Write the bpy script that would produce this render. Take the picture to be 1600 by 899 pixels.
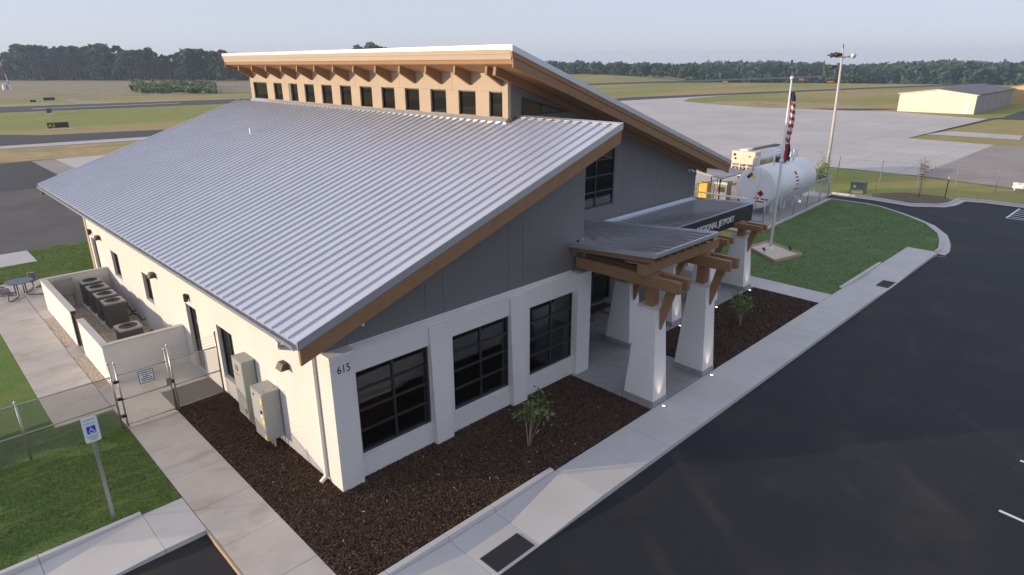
import bpy, math, random
from mathutils import Vector, Matrix
R = math.radians
random.seed(7)
SC = bpy.context.scene
for o in list(bpy.data.objects): bpy.data.objects.remove(o)
COL = SC.collection

# ------------------------------------------------------------------ camera
CAM = Vector((-6.867, -13.527, 10.9))
FPX = 1003.87                                   # focal length in photo pixels (1600 wide)
def basis(yaw, pitch, roll):
    y, p, r = R(yaw), R(pitch), R(roll)
    fw = Vector((math.cos(p)*math.cos(y), math.cos(p)*math.sin(y), -math.sin(p)))
    rt = Vector((math.sin(y), -math.cos(y), 0)); up = rt.cross(fw)
    c, s = math.cos(r), math.sin(r)
    return rt*c+up*s, up*c-rt*s, fw
RT, UP, FW = basis(45.644, 19.42, -0.379)
cam = bpy.data.cameras.new('camera'); co = bpy.data.objects.new('camera', cam); COL.objects.link(co)
cam.sensor_width = 36; cam.lens = FPX/1600*36; cam.clip_start = 0.1; cam.clip_end = 6000
M = Matrix((RT, UP, -FW)).transposed().to_4x4(); M.translation = CAM; co.matrix_world = M
SC.camera = co
def at(px, py, z=0.0):                          # photo pixel -> point on the level z
    d = RT*(px-800) - UP*(py-449.5) + FW*FPX
    return CAM + d*((z-CAM.z)/d.z)

# ------------------------------------------------------------------ light
SUN_EL, SUN_AZ = 8.6, 144.4                     # azimuth measured from +X towards +Y
W = bpy.data.worlds.new('World'); SC.world = W; W.use_nodes = True
nt = W.node_tree; bg = nt.nodes['Background']; bg.inputs[1].default_value = 0.15
sky = nt.nodes.new('ShaderNodeTexSky'); sky.sky_type = 'NISHITA'; sky.sun_disc = False
sky.sun_elevation = R(SUN_EL); sky.sun_rotation = R(90-SUN_AZ)
sky.altitude = 100; sky.air_density = 1.0; sky.dust_density = 0.6; sky.ozone_density = 6.0
tint = nt.nodes.new('ShaderNodeMix'); tint.data_type = 'RGBA'; tint.blend_type = 'MULTIPLY'; tint.inputs[0].default_value = 1
nt.links.new(sky.outputs[0], tint.inputs[6]); tint.inputs[7].default_value = (1.40, 1.0, 1.05, 1)
veil = nt.nodes.new('ShaderNodeMix'); veil.data_type = 'RGBA'; veil.inputs[0].default_value = .74      # thin morning haze over the whole sky
nt.links.new(tint.outputs[2], veil.inputs[6]); veil.inputs[7].default_value = (2.95, 3.02, 3.42, 1)
nt.links.new(veil.outputs[2], bg.inputs[0])
sl = bpy.data.lights.new('sun', 'SUN'); sl.energy = 3.1; sl.angle = R(0.6); sl.color = (1.0, 0.79, 0.54)
so = bpy.data.objects.new('sun', sl); COL.objects.link(so)
sd = Vector((-math.cos(R(SUN_AZ))*math.cos(R(SUN_EL)), -math.sin(R(SUN_AZ))*math.cos(R(SUN_EL)), -math.sin(R(SUN_EL))))
so.rotation_euler = sd.to_track_quat('-Z', 'Y').to_euler(); so.location = (-40, 30, 30)
VS = SC.view_settings; VS.view_transform = 'Standard'; VS.look = 'None'; VS.gamma = 1; VS.use_curve_mapping = False
VS.exposure = 0.76
SC.render.engine = 'CYCLES'

# ------------------------------------------------------------------ materials
MATS = {}
def pm(name, c, rough=.7, metal=0., var=.12, scale=2., bump=0., bscale=60., c2=None, c2lo=.5, c2hi=.62, c2scale=.6, spec=.5, island=0.):
    m = bpy.data.materials.new(name); m.use_nodes = True; t = m.node_tree; n = t.nodes; L = t.links
    b = n['Principled BSDF']; b.inputs['Roughness'].default_value = rough; b.inputs['Metallic'].default_value = metal
    b.inputs['Specular IOR Level'].default_value = spec
    g = n.new('ShaderNodeNewGeometry')
    def noise(s, det=4, ro=.55):
        x = n.new('ShaderNodeTexNoise'); x.inputs['Scale'].default_value = s; x.inputs['Detail'].default_value = det
        x.inputs['Roughness'].default_value = ro; L.new(g.outputs['Position'], x.inputs['Vector']); return x
    def ramp(src, lo, hi, a, bb):
        r = n.new('ShaderNodeMapRange'); r.inputs[1].default_value = lo; r.inputs[2].default_value = hi
        r.inputs[3].default_value = a; r.inputs[4].default_value = bb; L.new(src, r.inputs[0]); return r.outputs[0]
    col = n.new('ShaderNodeRGB'); col.outputs[0].default_value = (*c, 1); cur = col.outputs[0]
    if c2:
        mx = n.new('ShaderNodeMix'); mx.data_type = 'RGBA'; L.new(cur, mx.inputs[6]); mx.inputs[7].default_value = (*c2, 1)
        L.new(ramp(noise(c2scale, 6, .6).outputs[0], c2lo, c2hi, 0, 1), mx.inputs[0]); cur = mx.outputs[2]
    if var or island:
        hs = n.new('ShaderNodeHueSaturation'); L.new(cur, hs.inputs['Color'])
        v = None
        if var: v = ramp(noise(scale, 6, .65).outputs[0], .25, .75, 1-var, 1+var)
        if island:
            v2 = ramp(g.outputs['Random Per Island'], 0, 1, 1-island, 1+island)
            if v:
                mm = n.new('ShaderNodeMath'); mm.operation = 'MULTIPLY'; L.new(v, mm.inputs[0]); L.new(v2, mm.inputs[1]); v = mm.outputs[0]
            else: v = v2
        L.new(v, hs.inputs['Value']); cur = hs.outputs[0]
    L.new(cur, b.inputs['Base Color'])
    if bump:
        bn = n.new('ShaderNodeBump'); bn.inputs['Strength'].default_value = bump; bn.inputs['Distance'].default_value = .02
        L.new(noise(bscale, 3, .6).outputs[0], bn.inputs['Height']); L.new(bn.outputs[0], b.inputs['Normal'])
    MATS[name] = m; return m
def glow(name, c, s):
    m = bpy.data.materials.new(name); m.use_nodes = True; b = m.node_tree.nodes['Principled BSDF']
    b.inputs['Base Color'].default_value = (*c, 1); b.inputs['Emission Color'].default_value = (*c, 1); b.inputs['Emission Strength'].default_value = s
    MATS[name] = m; return m
def brick_mat(name, c):
    m = pm(name, c, .75, var=.05, scale=1.2); t = m.node_tree; n = t.nodes; L = t.links
    b = n['Principled BSDF']; g = n.new('ShaderNodeNewGeometry'); s = n.new('ShaderNodeSeparateXYZ'); L.new(g.outputs['Position'], s.inputs[0])
    ad = n.new('ShaderNodeMath'); L.new(s.outputs[0], ad.inputs[0]); L.new(s.outputs[1], ad.inputs[1])
    cb = n.new('ShaderNodeCombineXYZ'); L.new(ad.outputs[0], cb.inputs[0]); L.new(s.outputs[2], cb.inputs[1])
    br = n.new('ShaderNodeTexBrick'); L.new(cb.outputs[0], br.inputs['Vector'])
    br.inputs['Scale'].default_value = 1; br.inputs['Brick Width'].default_value = .203; br.inputs['Row Height'].default_value = .0677
    br.inputs['Mortar Size'].default_value = .007; br.inputs['Mortar Smooth'].default_value = .4
    br.inputs['Color1'].default_value = (1, 1, 1, 1); br.inputs['Color2'].default_value = (.86, .86, .86, 1); br.inputs['Mortar'].default_value = (.2, .2, .2, 1)
    bn = n.new('ShaderNodeBump'); bn.inputs['Strength'].default_value = 1.; bn.inputs['Distance'].default_value = .02
    cur = b.inputs['Base Color'].links[0].from_socket; mm = n.new('ShaderNodeMix'); mm.data_type = 'RGBA'; mm.blend_type = 'MULTIPLY'; mm.inputs[0].default_value = .12
    L.new(cur, mm.inputs[6]); L.new(br.outputs['Color'], mm.inputs[7]); L.new(mm.outputs[2], b.inputs['Base Color'])
    L.new(br.outputs['Color'], bn.inputs['Height']); L.new(bn.outputs[0], b.inputs['Normal'])
    return m
def grass_mat(name, c, c2, soil, sod=True):
    m = pm(name, c, .9, var=.28, scale=9, bump=.8, bscale=45, c2=c2, c2lo=.42, c2hi=.66, c2scale=.9, spec=.15)
    t = m.node_tree; n = t.nodes; L = t.links; b = n['Principled BSDF']
    cur = b.inputs['Base Color'].links[0].from_socket
    g = n.new('ShaderNodeNewGeometry')
    no = n.new('ShaderNodeTexNoise'); no.inputs['Scale'].default_value = 2.2; no.inputs['Detail'].default_value = 5; L.new(g.outputs['Position'], no.inputs['Vector'])
    if sod:
        br = n.new('ShaderNodeTexBrick'); br.inputs['Scale'].default_value = 1; br.inputs['Brick Width'].default_value = 1.5; br.inputs['Row Height'].default_value = .6
        br.inputs['Mortar Size'].default_value = .03; br.inputs['Mortar Smooth'].default_value = 1.
        wv = n.new('ShaderNodeVectorMath'); wv.operation = 'MULTIPLY_ADD'; L.new(no.outputs['Color'], wv.inputs[0]); wv.inputs[1].default_value = (.25, .25, 0); L.new(g.outputs['Position'], wv.inputs[2])
        L.new(wv.outputs[0], br.inputs['Vector']); f1 = br.outputs['Fac']
        n2 = n.new('ShaderNodeTexNoise'); n2.inputs['Scale'].default_value = 1.1; n2.inputs['Detail'].default_value = 4; L.new(g.outputs['Position'], n2.inputs['Vector'])
        r = n.new('ShaderNodeMapRange'); r.inputs[1].default_value = .5; r.inputs[2].default_value = .68; L.new(n2.outputs[0], r.inputs[0])
        mu = n.new('ShaderNodeMath'); mu.operation = 'MULTIPLY'; L.new(f1, mu.inputs[0]); L.new(r.outputs[0], mu.inputs[1]); fac = mu.outputs[0]
    else:
        r = n.new('ShaderNodeMapRange'); r.inputs[1].default_value = .55; r.inputs[2].default_value = .75; L.new(no.outputs[0], r.inputs[0]); fac = r.outputs[0]
    mx = n.new('ShaderNodeMix'); mx.data_type = 'RGBA'; L.new(fac, mx.inputs[0]); L.new(cur, mx.inputs[6]); mx.inputs[7].default_value = (*soil, 1)
    L.new(mx.outputs[2], b.inputs['Base Color']); return m
def field_mat(name):
    m = pm(name, (.27, .285, .085), .95, var=.18, scale=.35, spec=.1); t = m.node_tree; n = t.nodes; L = t.links; b = n['Principled BSDF']
    cur = b.inputs['Base Color'].links[0].from_socket; g = n.new('ShaderNodeNewGeometry')
    mp = n.new('ShaderNodeMapping'); mp.inputs['Scale'].default_value = (.012, .045, 1); mp.inputs['Rotation'].default_value = (0, 0, R(-8)); L.new(g.outputs['Position'], mp.inputs[0])
    no = n.new('ShaderNodeTexNoise'); no.inputs['Scale'].default_value = 1; no.inputs['Detail'].default_value = 5; L.new(mp.outputs[0], no.inputs['Vector'])
    r = n.new('ShaderNodeMapRange'); r.inputs[1].default_value = .45; r.inputs[2].default_value = .62; L.new(no.outputs[0], r.inputs[0])
    mx = n.new('ShaderNodeMix'); mx.data_type = 'RGBA'; L.new(r.outputs[0], mx.inputs[0]); L.new(cur, mx.inputs[6]); mx.inputs[7].default_value = (.40, .31, .14, 1)
    L.new(mx.outputs[2], b.inputs['Base Color']); return m
def glass_mat(name, tint, dark):
    m = bpy.data.materials.new(name); m.use_nodes = True; t = m.node_tree; n = t.nodes; L = t.links
    n.remove(n['Principled BSDF']); out = n['Material Output']
    gl = n.new('ShaderNodeBsdfGlossy'); gl.inputs['Roughness'].default_value = .02; gl.inputs['Color'].default_value = (.9, .9, .9, 1)
    tr = n.new('ShaderNodeBsdfTransparent'); tr.inputs['Color'].default_value = (*tint, 1)
    fr = n.new('ShaderNodeFresnel'); fr.inputs['IOR'].default_value = dark
    mx = n.new('ShaderNodeMixShader'); L.new(fr.outputs[0], mx.inputs[0]); L.new(tr.outputs[0], mx.inputs[1]); L.new(gl.outputs[0], mx.inputs[2])
    L.new(mx.outputs[0], out.inputs[0]); MATS[name] = m; return m

brick_mat('white_brick', (.76, .74, .71))
pm('stucco', (.74, .72, .69), .85, var=.05, scale=1.5, bump=.15, bscale=120)
pm('grey_panel', (.15, .147, .144), .6, var=.06, scale=.7, bump=.05, bscale=30)
pm('tan_panel', (.40, .315, .23), .65, var=.07, scale=.8, bump=.05, bscale=25)
pm('wood', (.26, .145, .068), .6, var=.16, scale=5, bump=.12, bscale=70)
pm('soffit', (.30, .15, .065), .65, var=.12, scale=2)
pm('roof_metal', (.58, .605, .67), .38, .3, var=.05, scale=.6)
pm('trim_metal', (.60, .62, .66), .35, .7, var=.05)
pm('canopy_metal', (.84, .86, .90), .17, .88, var=.05, scale=1.5, bump=.06, bscale=2.5)
pm('black_frame', (.028, .029, .032), .4, var=0)
pm('sign_black', (.018, .018, .02), .45, var=0)
pm('white_paint', (.78, .78, .77), .5, var=.03)
pm('tank_white', (.80, .80, .80), .3, var=.04, scale=1)
pm('concrete', (.51, .47, .43), .85, var=.10, scale=1.3, bump=.12, bscale=150, c2=(.40, .34, .28), c2lo=.5, c2hi=.75, c2scale=.8)
pm('concrete_new', (.54, .525, .51), .85, var=.08, scale=1.2, bump=.1, bscale=150, c2=(.46, .45, .43), c2lo=.5, c2hi=.75)
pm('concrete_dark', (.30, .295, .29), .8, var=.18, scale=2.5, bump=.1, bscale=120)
pm('joint', (.12, .11, .10), .95)
pm('apron', (.56, .52, .49), .85, var=.10, scale=.12, c2=(.49, .455, .43), c2lo=.45, c2hi=.7, c2scale=.05)
def apron_joints(m):
    t = m.node_tree; n = t.nodes; L = t.links; b = n['Principled BSDF']; cur = b.inputs['Base Color'].links[0].from_socket; g = n.new('ShaderNodeNewGeometry')
    br = n.new('ShaderNodeTexBrick'); br.offset = 0; br.inputs['Scale'].default_value = 1; br.inputs['Brick Width'].default_value = 6; br.inputs['Row Height'].default_value = 6; br.inputs['Mortar Size'].default_value = .045
    br.inputs['Color1'].default_value = (1,1,1,1); br.inputs['Color2'].default_value = (.93,.93,.93,1); br.inputs['Mortar'].default_value = (.62,.6,.58,1); L.new(g.outputs['Position'], br.inputs['Vector'])
    x = n.new('ShaderNodeMix'); x.data_type = 'RGBA'; x.blend_type = 'MULTIPLY'; x.inputs[0].default_value = 1; L.new(cur, x.inputs[6]); L.new(br.outputs['Color'], x.inputs[7]); L.new(x.outputs[2], b.inputs['Base Color'])
apron_joints(MATS['apron'])
pm('old_apron', (.33, .29, .26), .9, var=.16, scale=.15)
def asphalt_mat(name):
    m = pm(name, (.0135, .0155, .021), .74, var=.25, scale=.35, bump=.6, bscale=150, c2=(.034, .031, .030), c2lo=.52, c2hi=.72, c2scale=.22, spec=.35)
    t = m.node_tree; n = t.nodes; L = t.links; b = n['Principled BSDF']; cur = b.inputs['Base Color'].links[0].from_socket; g = n.new('ShaderNodeNewGeometry')
    def layer(cur, fac, col, mode='MIX'):
        x = n.new('ShaderNodeMix'); x.data_type = 'RGBA'; x.blend_type = mode; L.new(fac, x.inputs[0]); L.new(cur, x.inputs[6]); x.inputs[7].default_value = (*col, 1); return x.outputs[2]
    def rng(src, a, b_, c, d):
        r = n.new('ShaderNodeMapRange'); r.inputs[1].default_value = a; r.inputs[2].default_value = b_; r.inputs[3].default_value = c; r.inputs[4].default_value = d; L.new(src, r.inputs[0]); return r.outputs[0]
    ag = n.new('ShaderNodeTexNoise'); ag.inputs['Scale'].default_value = 38; ag.inputs['Detail'].default_value = 3; L.new(g.outputs['Position'], ag.inputs['Vector'])
    cur = layer(cur, rng(ag.outputs[0], .56, .72, 0, .5), (.055, .056, .060))                       # aggregate
    mp = n.new('ShaderNodeMapping'); mp.inputs['Location'].default_value = (-26, 22, 0); L.new(g.outputs['Position'], mp.inputs[0])
    wv = n.new('ShaderNodeTexWave'); wv.wave_type = 'RINGS'; wv.rings_direction = 'Z'; wv.inputs['Scale'].default_value = .16; wv.inputs['Distortion'].default_value = 3; wv.inputs['Detail'].default_value = 3; wv.inputs['Detail Scale'].default_value = .4; L.new(mp.outputs[0], wv.inputs['Vector'])
    br = n.new('ShaderNodeTexNoise'); br.inputs['Scale'].default_value = .35; br.inputs['Detail'].default_value = 5; L.new(g.outputs['Position'], br.inputs['Vector'])
    mu = n.new('ShaderNodeMath'); mu.operation = 'MULTIPLY'; L.new(rng(wv.outputs['Fac'], .86, 1, 0, .28), mu.inputs[0]); L.new(rng(br.outputs[0], .48, .66, 0, 1), mu.inputs[1])
    cur = layer(cur, mu.outputs[0], (.062, .056, .051))                                              # dusty tyre arcs
    vo = n.new('ShaderNodeTexVoronoi'); vo.inputs['Scale'].default_value = 1.3; L.new(g.outputs['Position'], vo.inputs['Vector'])
    cur = layer(cur, rng(vo.outputs['Distance'], .012, .022, .8, 0), (.35, .34, .32))                # grit
    L.new(cur, b.inputs['Base Color']); return m
asphalt_mat('asphalt_new')
pm('asphalt_far', (.045, .046, .052), .85, var=.15, scale=.2)
pm('asphalt_old', (.105, .100, .098), .9, var=.16, scale=.25, c2=(.085, .075, .07), c2scale=.15)
pm('mulch', (.045, .029, .021), .95, var=.5, scale=14, bump=1., bscale=55, spec=.2)
pm('mulch_chip', (.088, .054, .036), .9, var=0, island=.75, spec=.25)
pm('wood_chip_pale', (.42, .34, .25), .9, var=0, island=.3)
pm('gravel', (.42, .35, .28), .9, var=.3, scale=20, bump=1., bscale=40)
pm('pebble', (.56, .48, .40), .85, var=0, island=.5)
grass_mat('lawn', (.12, .195, .05), (.175, .215, .06), (.21, .14, .08))
grass_mat('lawn_cool', (.115, .19, .07), (.155, .215, .08), (.17, .13, .09))
pm('grass_blade_cool', (.135, .215, .08), .8, var=.25, scale=.7, island=.35, spec=.2)
pm('grass_blade', (.135, .20, .055), .8, var=.3, scale=.9, island=.4, spec=.2)
field_mat('field')
glass_mat('glass', (.5, .48, .46), 1.8)
glass_mat('bronze_glass', (.45, .37, .22), 1.8)
pm('interior', (.30, .25, .20), .9)
pm('room_floor', (.36, .25, .17), .6, var=.15)
pm('rough_grass', (.27, .215, .13), .95, var=.35, scale=.15, c2=(.20, .20, .09), c2scale=.05)
pm('dry_grass', (.40, .29, .13), .95, var=.3, scale=.4, c2=(.27, .25, .09), c2scale=.12)
pm('galvanised', (.42, .43, .44), .4, .8, var=.1, scale=8)
pm('cabinet_grey', (.33, .35, .33), .5, var=.05)
pm('cabinet_grey2', (.36, .37, .37), .5, var=.05)
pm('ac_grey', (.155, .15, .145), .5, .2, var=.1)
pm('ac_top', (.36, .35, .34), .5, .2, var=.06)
pm('bronze', (.06, .048, .04), .5, .3)
pm('lamp_glass', (.5, .5, .48), .3)
pm('steel_table', (.14, .145, .165), .45, .4)
pm('blue', (.01, .06, .42), .5, var=0)
pm('sign_green', (.05, .25, .22), .5, var=0)
pm('sign_face', (.66, .74, .76), .45, var=.03)
pm('red', (.45, .02, .03), .7, var=.1)
pm('flag_white', (.75, .73, .70), .8, var=.05)
pm('navy', (.015, .02, .07), .8, var=.1)
pm('yellow', (.90, .55, .01), .5, var=.05)
pm('label_yellow', (.85, .75, .05), .5, var=0)
pm('orange', (.6, .25, .03), .6)
pm('lumber', (.42, .32, .20), .8, var=.15, scale=6)
pm('bark', (.13, .10, .075), .9, var=.3, scale=5)
pm('pale_stem', (.30, .23, .17), .8, var=.2, scale=10)
pm('leaf', (.10, .155, .035), .6, var=.2, scale=6, island=.35)
pm('leaf_dry', (.13, .085, .05), .7, var=.2, island=.3)
pm('dry_soil', (.15, .11, .07), .95, var=.3, scale=2, bump=.5)
pm('pine', (.028, .058, .034), .8, var=.3, scale=.25, island=.35)
pm('far_leaf', (.040, .080, .038), .85, var=.3, scale=.1, island=.3)
pm('bush', (.12, .17, .055), .85, var=.3, scale=.3, island=.3)
pm('hangar_tan', (.74, .69, .60), .6, var=.04)
pm('hangar_orange', (.60, .42, .22), .6, var=.04)
pm('hangar_grey', (.30, .29, .29), .6, var=.06)
pm('hangar_roof', (.13, .12, .125), .6, var=.08)
pm('stainless', (.62, .60, .57), .25, .9, var=.08)
pm('cream', (.72, .60, .45), .45, var=.08)
pm('rubber', (.015, .015, .016), .8)
pm('pad_black', (.018, .019, .022), .7, var=.1)
pm('green_box', (.17, .19, .14), .6, var=.05)
pm('tan_fabric', (.40, .37, .35), .8, var=.06)
glow('uplight_lens', (1.0, .95, .85), 1.6)

# ------------------------------------------------------------------ mesh helpers
class MB:
    def __init__(s): s.v = []; s.f = []; s.m = []
    def add(s, vs, fs, mi=0):
        k = len(s.v); s.v += [tuple(p) for p in vs]; s.f += [tuple(i+k for i in f) for f in fs]; s.m += [mi]*len(fs); return s
    def box(s, x0, x1, y0, y1, z0, z1, mi=0):
        return s.add([(x0,y0,z0),(x1,y0,z0),(x1,y1,z0),(x0,y1,z0),(x0,y0,z1),(x1,y0,z1),(x1,y1,z1),(x0,y1,z1)],
                     [(0,3,2,1),(4,5,6,7),(0,1,5,4),(1,2,6,5),(2,3,7,6),(3,0,4,7)], mi)
    def prism(s, poly, axis, a, b, mi=0):       # poly: 2-D outline; axis 'z': (x,y); 'y': (x,z); 'x': (y,z)
        def p3(p, h): return (p[0],p[1],h) if axis == 'z' else (p[0],h,p[1]) if axis == 'y' else (h,p[0],p[1])
        n = len(poly); ar = sum(poly[i][0]*poly[(i+1)%n][1]-poly[(i+1)%n][0]*poly[i][1] for i in range(n))
        if (ar < 0) != (axis == 'y'): poly = poly[::-1]
        if a > b: a, b = b, a
        vs = [p3(p, a) for p in poly]+[p3(p, b) for p in poly]
        fs = [tuple(range(n-1, -1, -1)), tuple(range(n, 2*n))]+[(i, (i+1)%n, n+(i+1)%n, n+i) for i in range(n)]
        return s.add(vs, fs, mi)
    def sheet(s, poly, z, mi=0):
        n = len(poly); ar = sum(poly[i][0]*poly[(i+1)%n][1]-poly[(i+1)%n][0]*poly[i][1] for i in range(n))
        if ar < 0: poly = poly[::-1]
        return s.add([(p[0], p[1], z) for p in poly], [tuple(range(n))], mi)
    def beam(s, p, q, w, h, up=(0,0,1), mi=0):  # rectangular bar from p to q
        p, q = Vector(p), Vector(q); d = (q-p).normalized(); u = Vector(up); sx = d.cross(u)
        if sx.length < 1e-5: sx = d.cross(Vector((1,0,0)))
        sx.normalize(); u = sx.cross(d); a, b = sx*w/2, u*h/2
        vs = [p-a-b, p+a-b, p+a+b, p-a+b, q-a-b, q+a-b, q+a+b, q-a+b]
        return s.add(vs, [(0,1,2,3),(7,6,5,4),(0,4,5,1),(1,5,6,2),(2,6,7,3),(3,7,4,0)], mi)
    def tube(s, pts, r, n=8, cap=True, mi=0):
        pts = [Vector(p) for p in pts]; rs = r if isinstance(r, (list, tuple)) else [r]*len(pts); k = len(s.v); prev = None; fs = []
        for i, p in enumerate(pts):
            d = (pts[min(i+1, len(pts)-1)]-pts[max(i-1, 0)]).normalized()
            if prev is None:
                a = d.cross(Vector((0,0,1)));
                if a.length < 1e-3: a = Vector((1,0,0))
            else: a = prev-d*prev.dot(d)
            a.normalize(); prev = a; b = d.cross(a)
            for j in range(n):
                t = 2*math.pi*j/n; s.v.append(tuple(p+(a*math.cos(t)+b*math.sin(t))*rs[i]))
        for i in range(len(pts)-1):
            for j in range(n): fs.append((k+i*n+j, k+(i+1)*n+j, k+(i+1)*n+(j+1)%n, k+i*n+(j+1)%n))
        if cap: fs += [tuple(k+j for j in range(n)), tuple(k+(len(pts)-1)*n+j for j in range(n-1, -1, -1))]
        s.f += fs; s.m += [mi]*len(fs); return s
    def lathe(s, prof, c=(0,0,0), n=20, mi=0):   # prof: (r, z) from bottom to top
        k = len(s.v); fs = []
        for r, z in prof:
            for j in range(n):
                t = 2*math.pi*j/n; s.v.append((c[0]+r*math.cos(t), c[1]+r*math.sin(t), c[2]+z))
        for i in range(len(prof)-1):
            for j in range(n): fs.append((k+i*n+j, k+i*n+(j+1)%n, k+(i+1)*n+(j+1)%n, k+(i+1)*n+j))
        fs += [tuple(k+j for j in range(n-1, -1, -1)), tuple(k+(len(prof)-1)*n+j for j in range(n))]
        s.f += fs; s.m += [mi]*len(fs); return s
    def frustum(s, b, t, z0, z1, mi=0):          # rectangles (x0,x1,y0,y1)
        return s.add([(b[0],b[2],z0),(b[1],b[2],z0),(b[1],b[3],z0),(b[0],b[3],z0),(t[0],t[2],z1),(t[1],t[2],z1),(t[1],t[3],z1),(t[0],t[3],z1)],
                     [(0,3,2,1),(4,5,6,7),(0,1,5,4),(1,2,6,5),(2,3,7,6),(3,0,4,7)], mi)
    def sweep(s, line, prof, mi=0):              # prof: (offset to the left, z) swept along a ground polyline
        P = [Vector((p[0], p[1])) for p in line]; k = len(s.v); n = len(prof); fs = []
        for i, p in enumerate(P):
            d0 = (P[i]-P[max(i-1,0)]); d1 = (P[min(i+1,len(P)-1)]-P[i])
            d0 = d0.normalized() if d0.length else d1.normalized(); d1 = d1.normalized() if d1.length else d0
            t = (d0+d1).normalized(); nn = Vector((-t.y, t.x)); sc = 1/max(.5, nn.dot(Vector((-d0.y, d0.x))))
            for o, z in prof: s.v.append((p.x+nn.x*o*sc, p.y+nn.y*o*sc, z))
        for i in range(len(P)-1):
            for j in range(n-1): fs.append((k+i*n+j, k+(i+1)*n+j, k+(i+1)*n+j+1, k+i*n+j+1))
        s.f += fs; s.m += [mi]*len(fs); return s
    def mesh(s, name, mats, smooth=False):
        me = bpy.data.meshes.new(name); me.from_pydata(s.v, [], s.f)
        for m in (mats if isinstance(mats, (list, tuple)) else [mats]): me.materials.append(MATS[m])
        if any(s.m): me.polygons.foreach_set('material_index', s.m)
        if smooth: me.polygons.foreach_set('use_smooth', [True]*len(s.f))
        me.update(); return me
    def build(s, name, mats, parent=None, smooth=False, bevel=0):
        return link(name, s.mesh(name, mats, smooth), parent, bevel=bevel)
def link(name, me, parent=None, loc=None, rz=0, bevel=0):
    o = bpy.data.objects.new(name, me); COL.objects.link(o)
    if parent: o.parent = parent
    if loc: o.location = loc
    if rz: o.rotation_euler = (0, 0, rz)
    if bevel:
        b = o.modifiers.new('bevel', 'BEVEL'); b.width = bevel; b.segments = 2; b.limit_method = 'ANGLE'
    return o
def tag(o, label, cat, group=None):
    o['label'] = label; o['category'] = cat
    if group: o['group'] = group
    return o
def thing(name, label, cat, loc=(0,0,0), rz=0, group=None):
    o = bpy.data.objects.new(name, None); COL.objects.link(o); o.location = loc; o.rotation_euler = (0,0,rz); o.empty_display_size = .2
    return tag(o, label, cat, group)
def struct(o): o['kind'] = 'structure'; return o
def stuff(o): o['kind'] = 'stuff'; return o
def copy_tree(o, parent=None, **kw):
    c = o.copy(); COL.objects.link(c); c.parent = parent
    for ch in [x for x in bpy.data.objects if x.parent == o]: copy_tree(ch, c)
    for k, v in kw.items(): c[k] = v
    return c
def text(name, s, size, mat, parent, loc, rot, depth=.006, align='LEFT', sx=1.):
    cu = bpy.data.curves.new('lettering', 'FONT'); cu.body = s; cu.size = size; cu.extrude = depth; cu.align_x = align; cu.resolution_u = 3
    t = bpy.data.objects.new('lettering', cu); COL.objects.link(t); bpy.context.view_layer.update()
    me = bpy.data.meshes.new_from_object(t.evaluated_get(bpy.context.evaluated_depsgraph_get())); bpy.data.objects.remove(t)
    me.materials.clear(); me.materials.append(MATS[mat])
    o = link(name, me, parent, loc); o.rotation_euler = rot; o.scale = (sx, 1, 1); return o
def inpoly(x, y, poly):
    c = False; j = len(poly)-1
    for i in range(len(poly)):
        xi, yi = poly[i][:2]; xj, yj = poly[j][:2]
        if (yi > y) != (yj > y) and x < (xj-xi)*(y-yi)/(yj-yi)+xi: c = not c
        j = i
    return c
def chain(mb, p, q, z0, z1, s=.07, r=.0028):     # woven diamond wire between two ground points
    p, q = Vector((p[0], p[1], 0)), Vector((q[0], q[1], 0)); Lh = (q-p).length; d = (q-p)/Lh; H = z1-z0
    def bar(a, b):
        A = p+d*a[0]+Vector((0,0,z0+a[1])); B = p+d*b[0]+Vector((0,0,z0+b[1])); mb.tube([A, B], r, 3, cap=False)
    k = -H
    while k < Lh:
        a0 = max(0, -k); a1 = min(H, Lh-k)
        if a1-a0 > .02: bar((k+a0, a0), (k+a1, a1)); bar((k+a0, H-a0), (k+a1, H-a1))
        k += s
    return mb
# ================================================================== SETTING
def ground_z(x, y):
    dx, dy = x-CAM.x, y-CAM.y; d = math.hypot(dx, dy); az = math.degrees(math.atan2(dy, dx))
    s = min(1, max(0, (d-330)/330)); s = s*s*(3-2*s); w = min(1, max(0, (36-az)/9)); w *= min(1, max(0, (az+60)/20))
    return -.2-11*s*w
g = MB(); rings = [0, 30, 60, 90, 120, 160, 200, 250, 300, 350, 400, 460, 520, 600, 700, 850, 1100, 1800]; NA = 96
for i, r in enumerate(rings):
    for j in range(NA):
        a = 2*math.pi*j/NA; x, y = CAM.x+r*math.cos(a), CAM.y+r*math.sin(a); g.v.append((x, y, ground_z(x, y)))
for i in range(1, len(rings)-1):
    for j in range(NA): g.f.append((i*NA+j, (i+1)*NA+j, (i+1)*NA+(j+1)%NA, i*NA+(j+1)%NA)); g.m.append(0)
for j in range(NA): g.f.append((0, NA+j, NA+(j+1)%NA)); g.m.append(0)
struct(g.build('ground', 'field', smooth=True))
def pave(name, mat, poly, z): return struct(MB().sheet(poly, z).build(name, mat))
pave('apron_asphalt', 'asphalt_old', [(-80,35),(30,35),(30,62.2),(3.4,61.2),(-80,65.5)], -.16)
pave('apron_asphalt_new', 'asphalt_far', [(-80,65.5),(3.4,61.2),(6.5,61),(6.5,83.1),(-80,90)], -.156)
pave('apron_strip', 'old_apron', [(6.5,61),(8.85,61),(8.9,83),(6.5,83.1)], -.152)
pave('apron_concrete', 'apron', [(8.85,61),(30,60),(30,30),(46,25),(46,15.5),(60,14),(66.8,12.3),(67,4),(70,4),(101,3.8),(102,14.5),(147,13.2),(156,33),(153,40),
     (149.5,61),(154,75),(160,87.4),(173,93),(205,93.5),(175.6,98.4),(150,102.6),(120,101),(60,96),(40,82),(8.9,83)], -.148)
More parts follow.
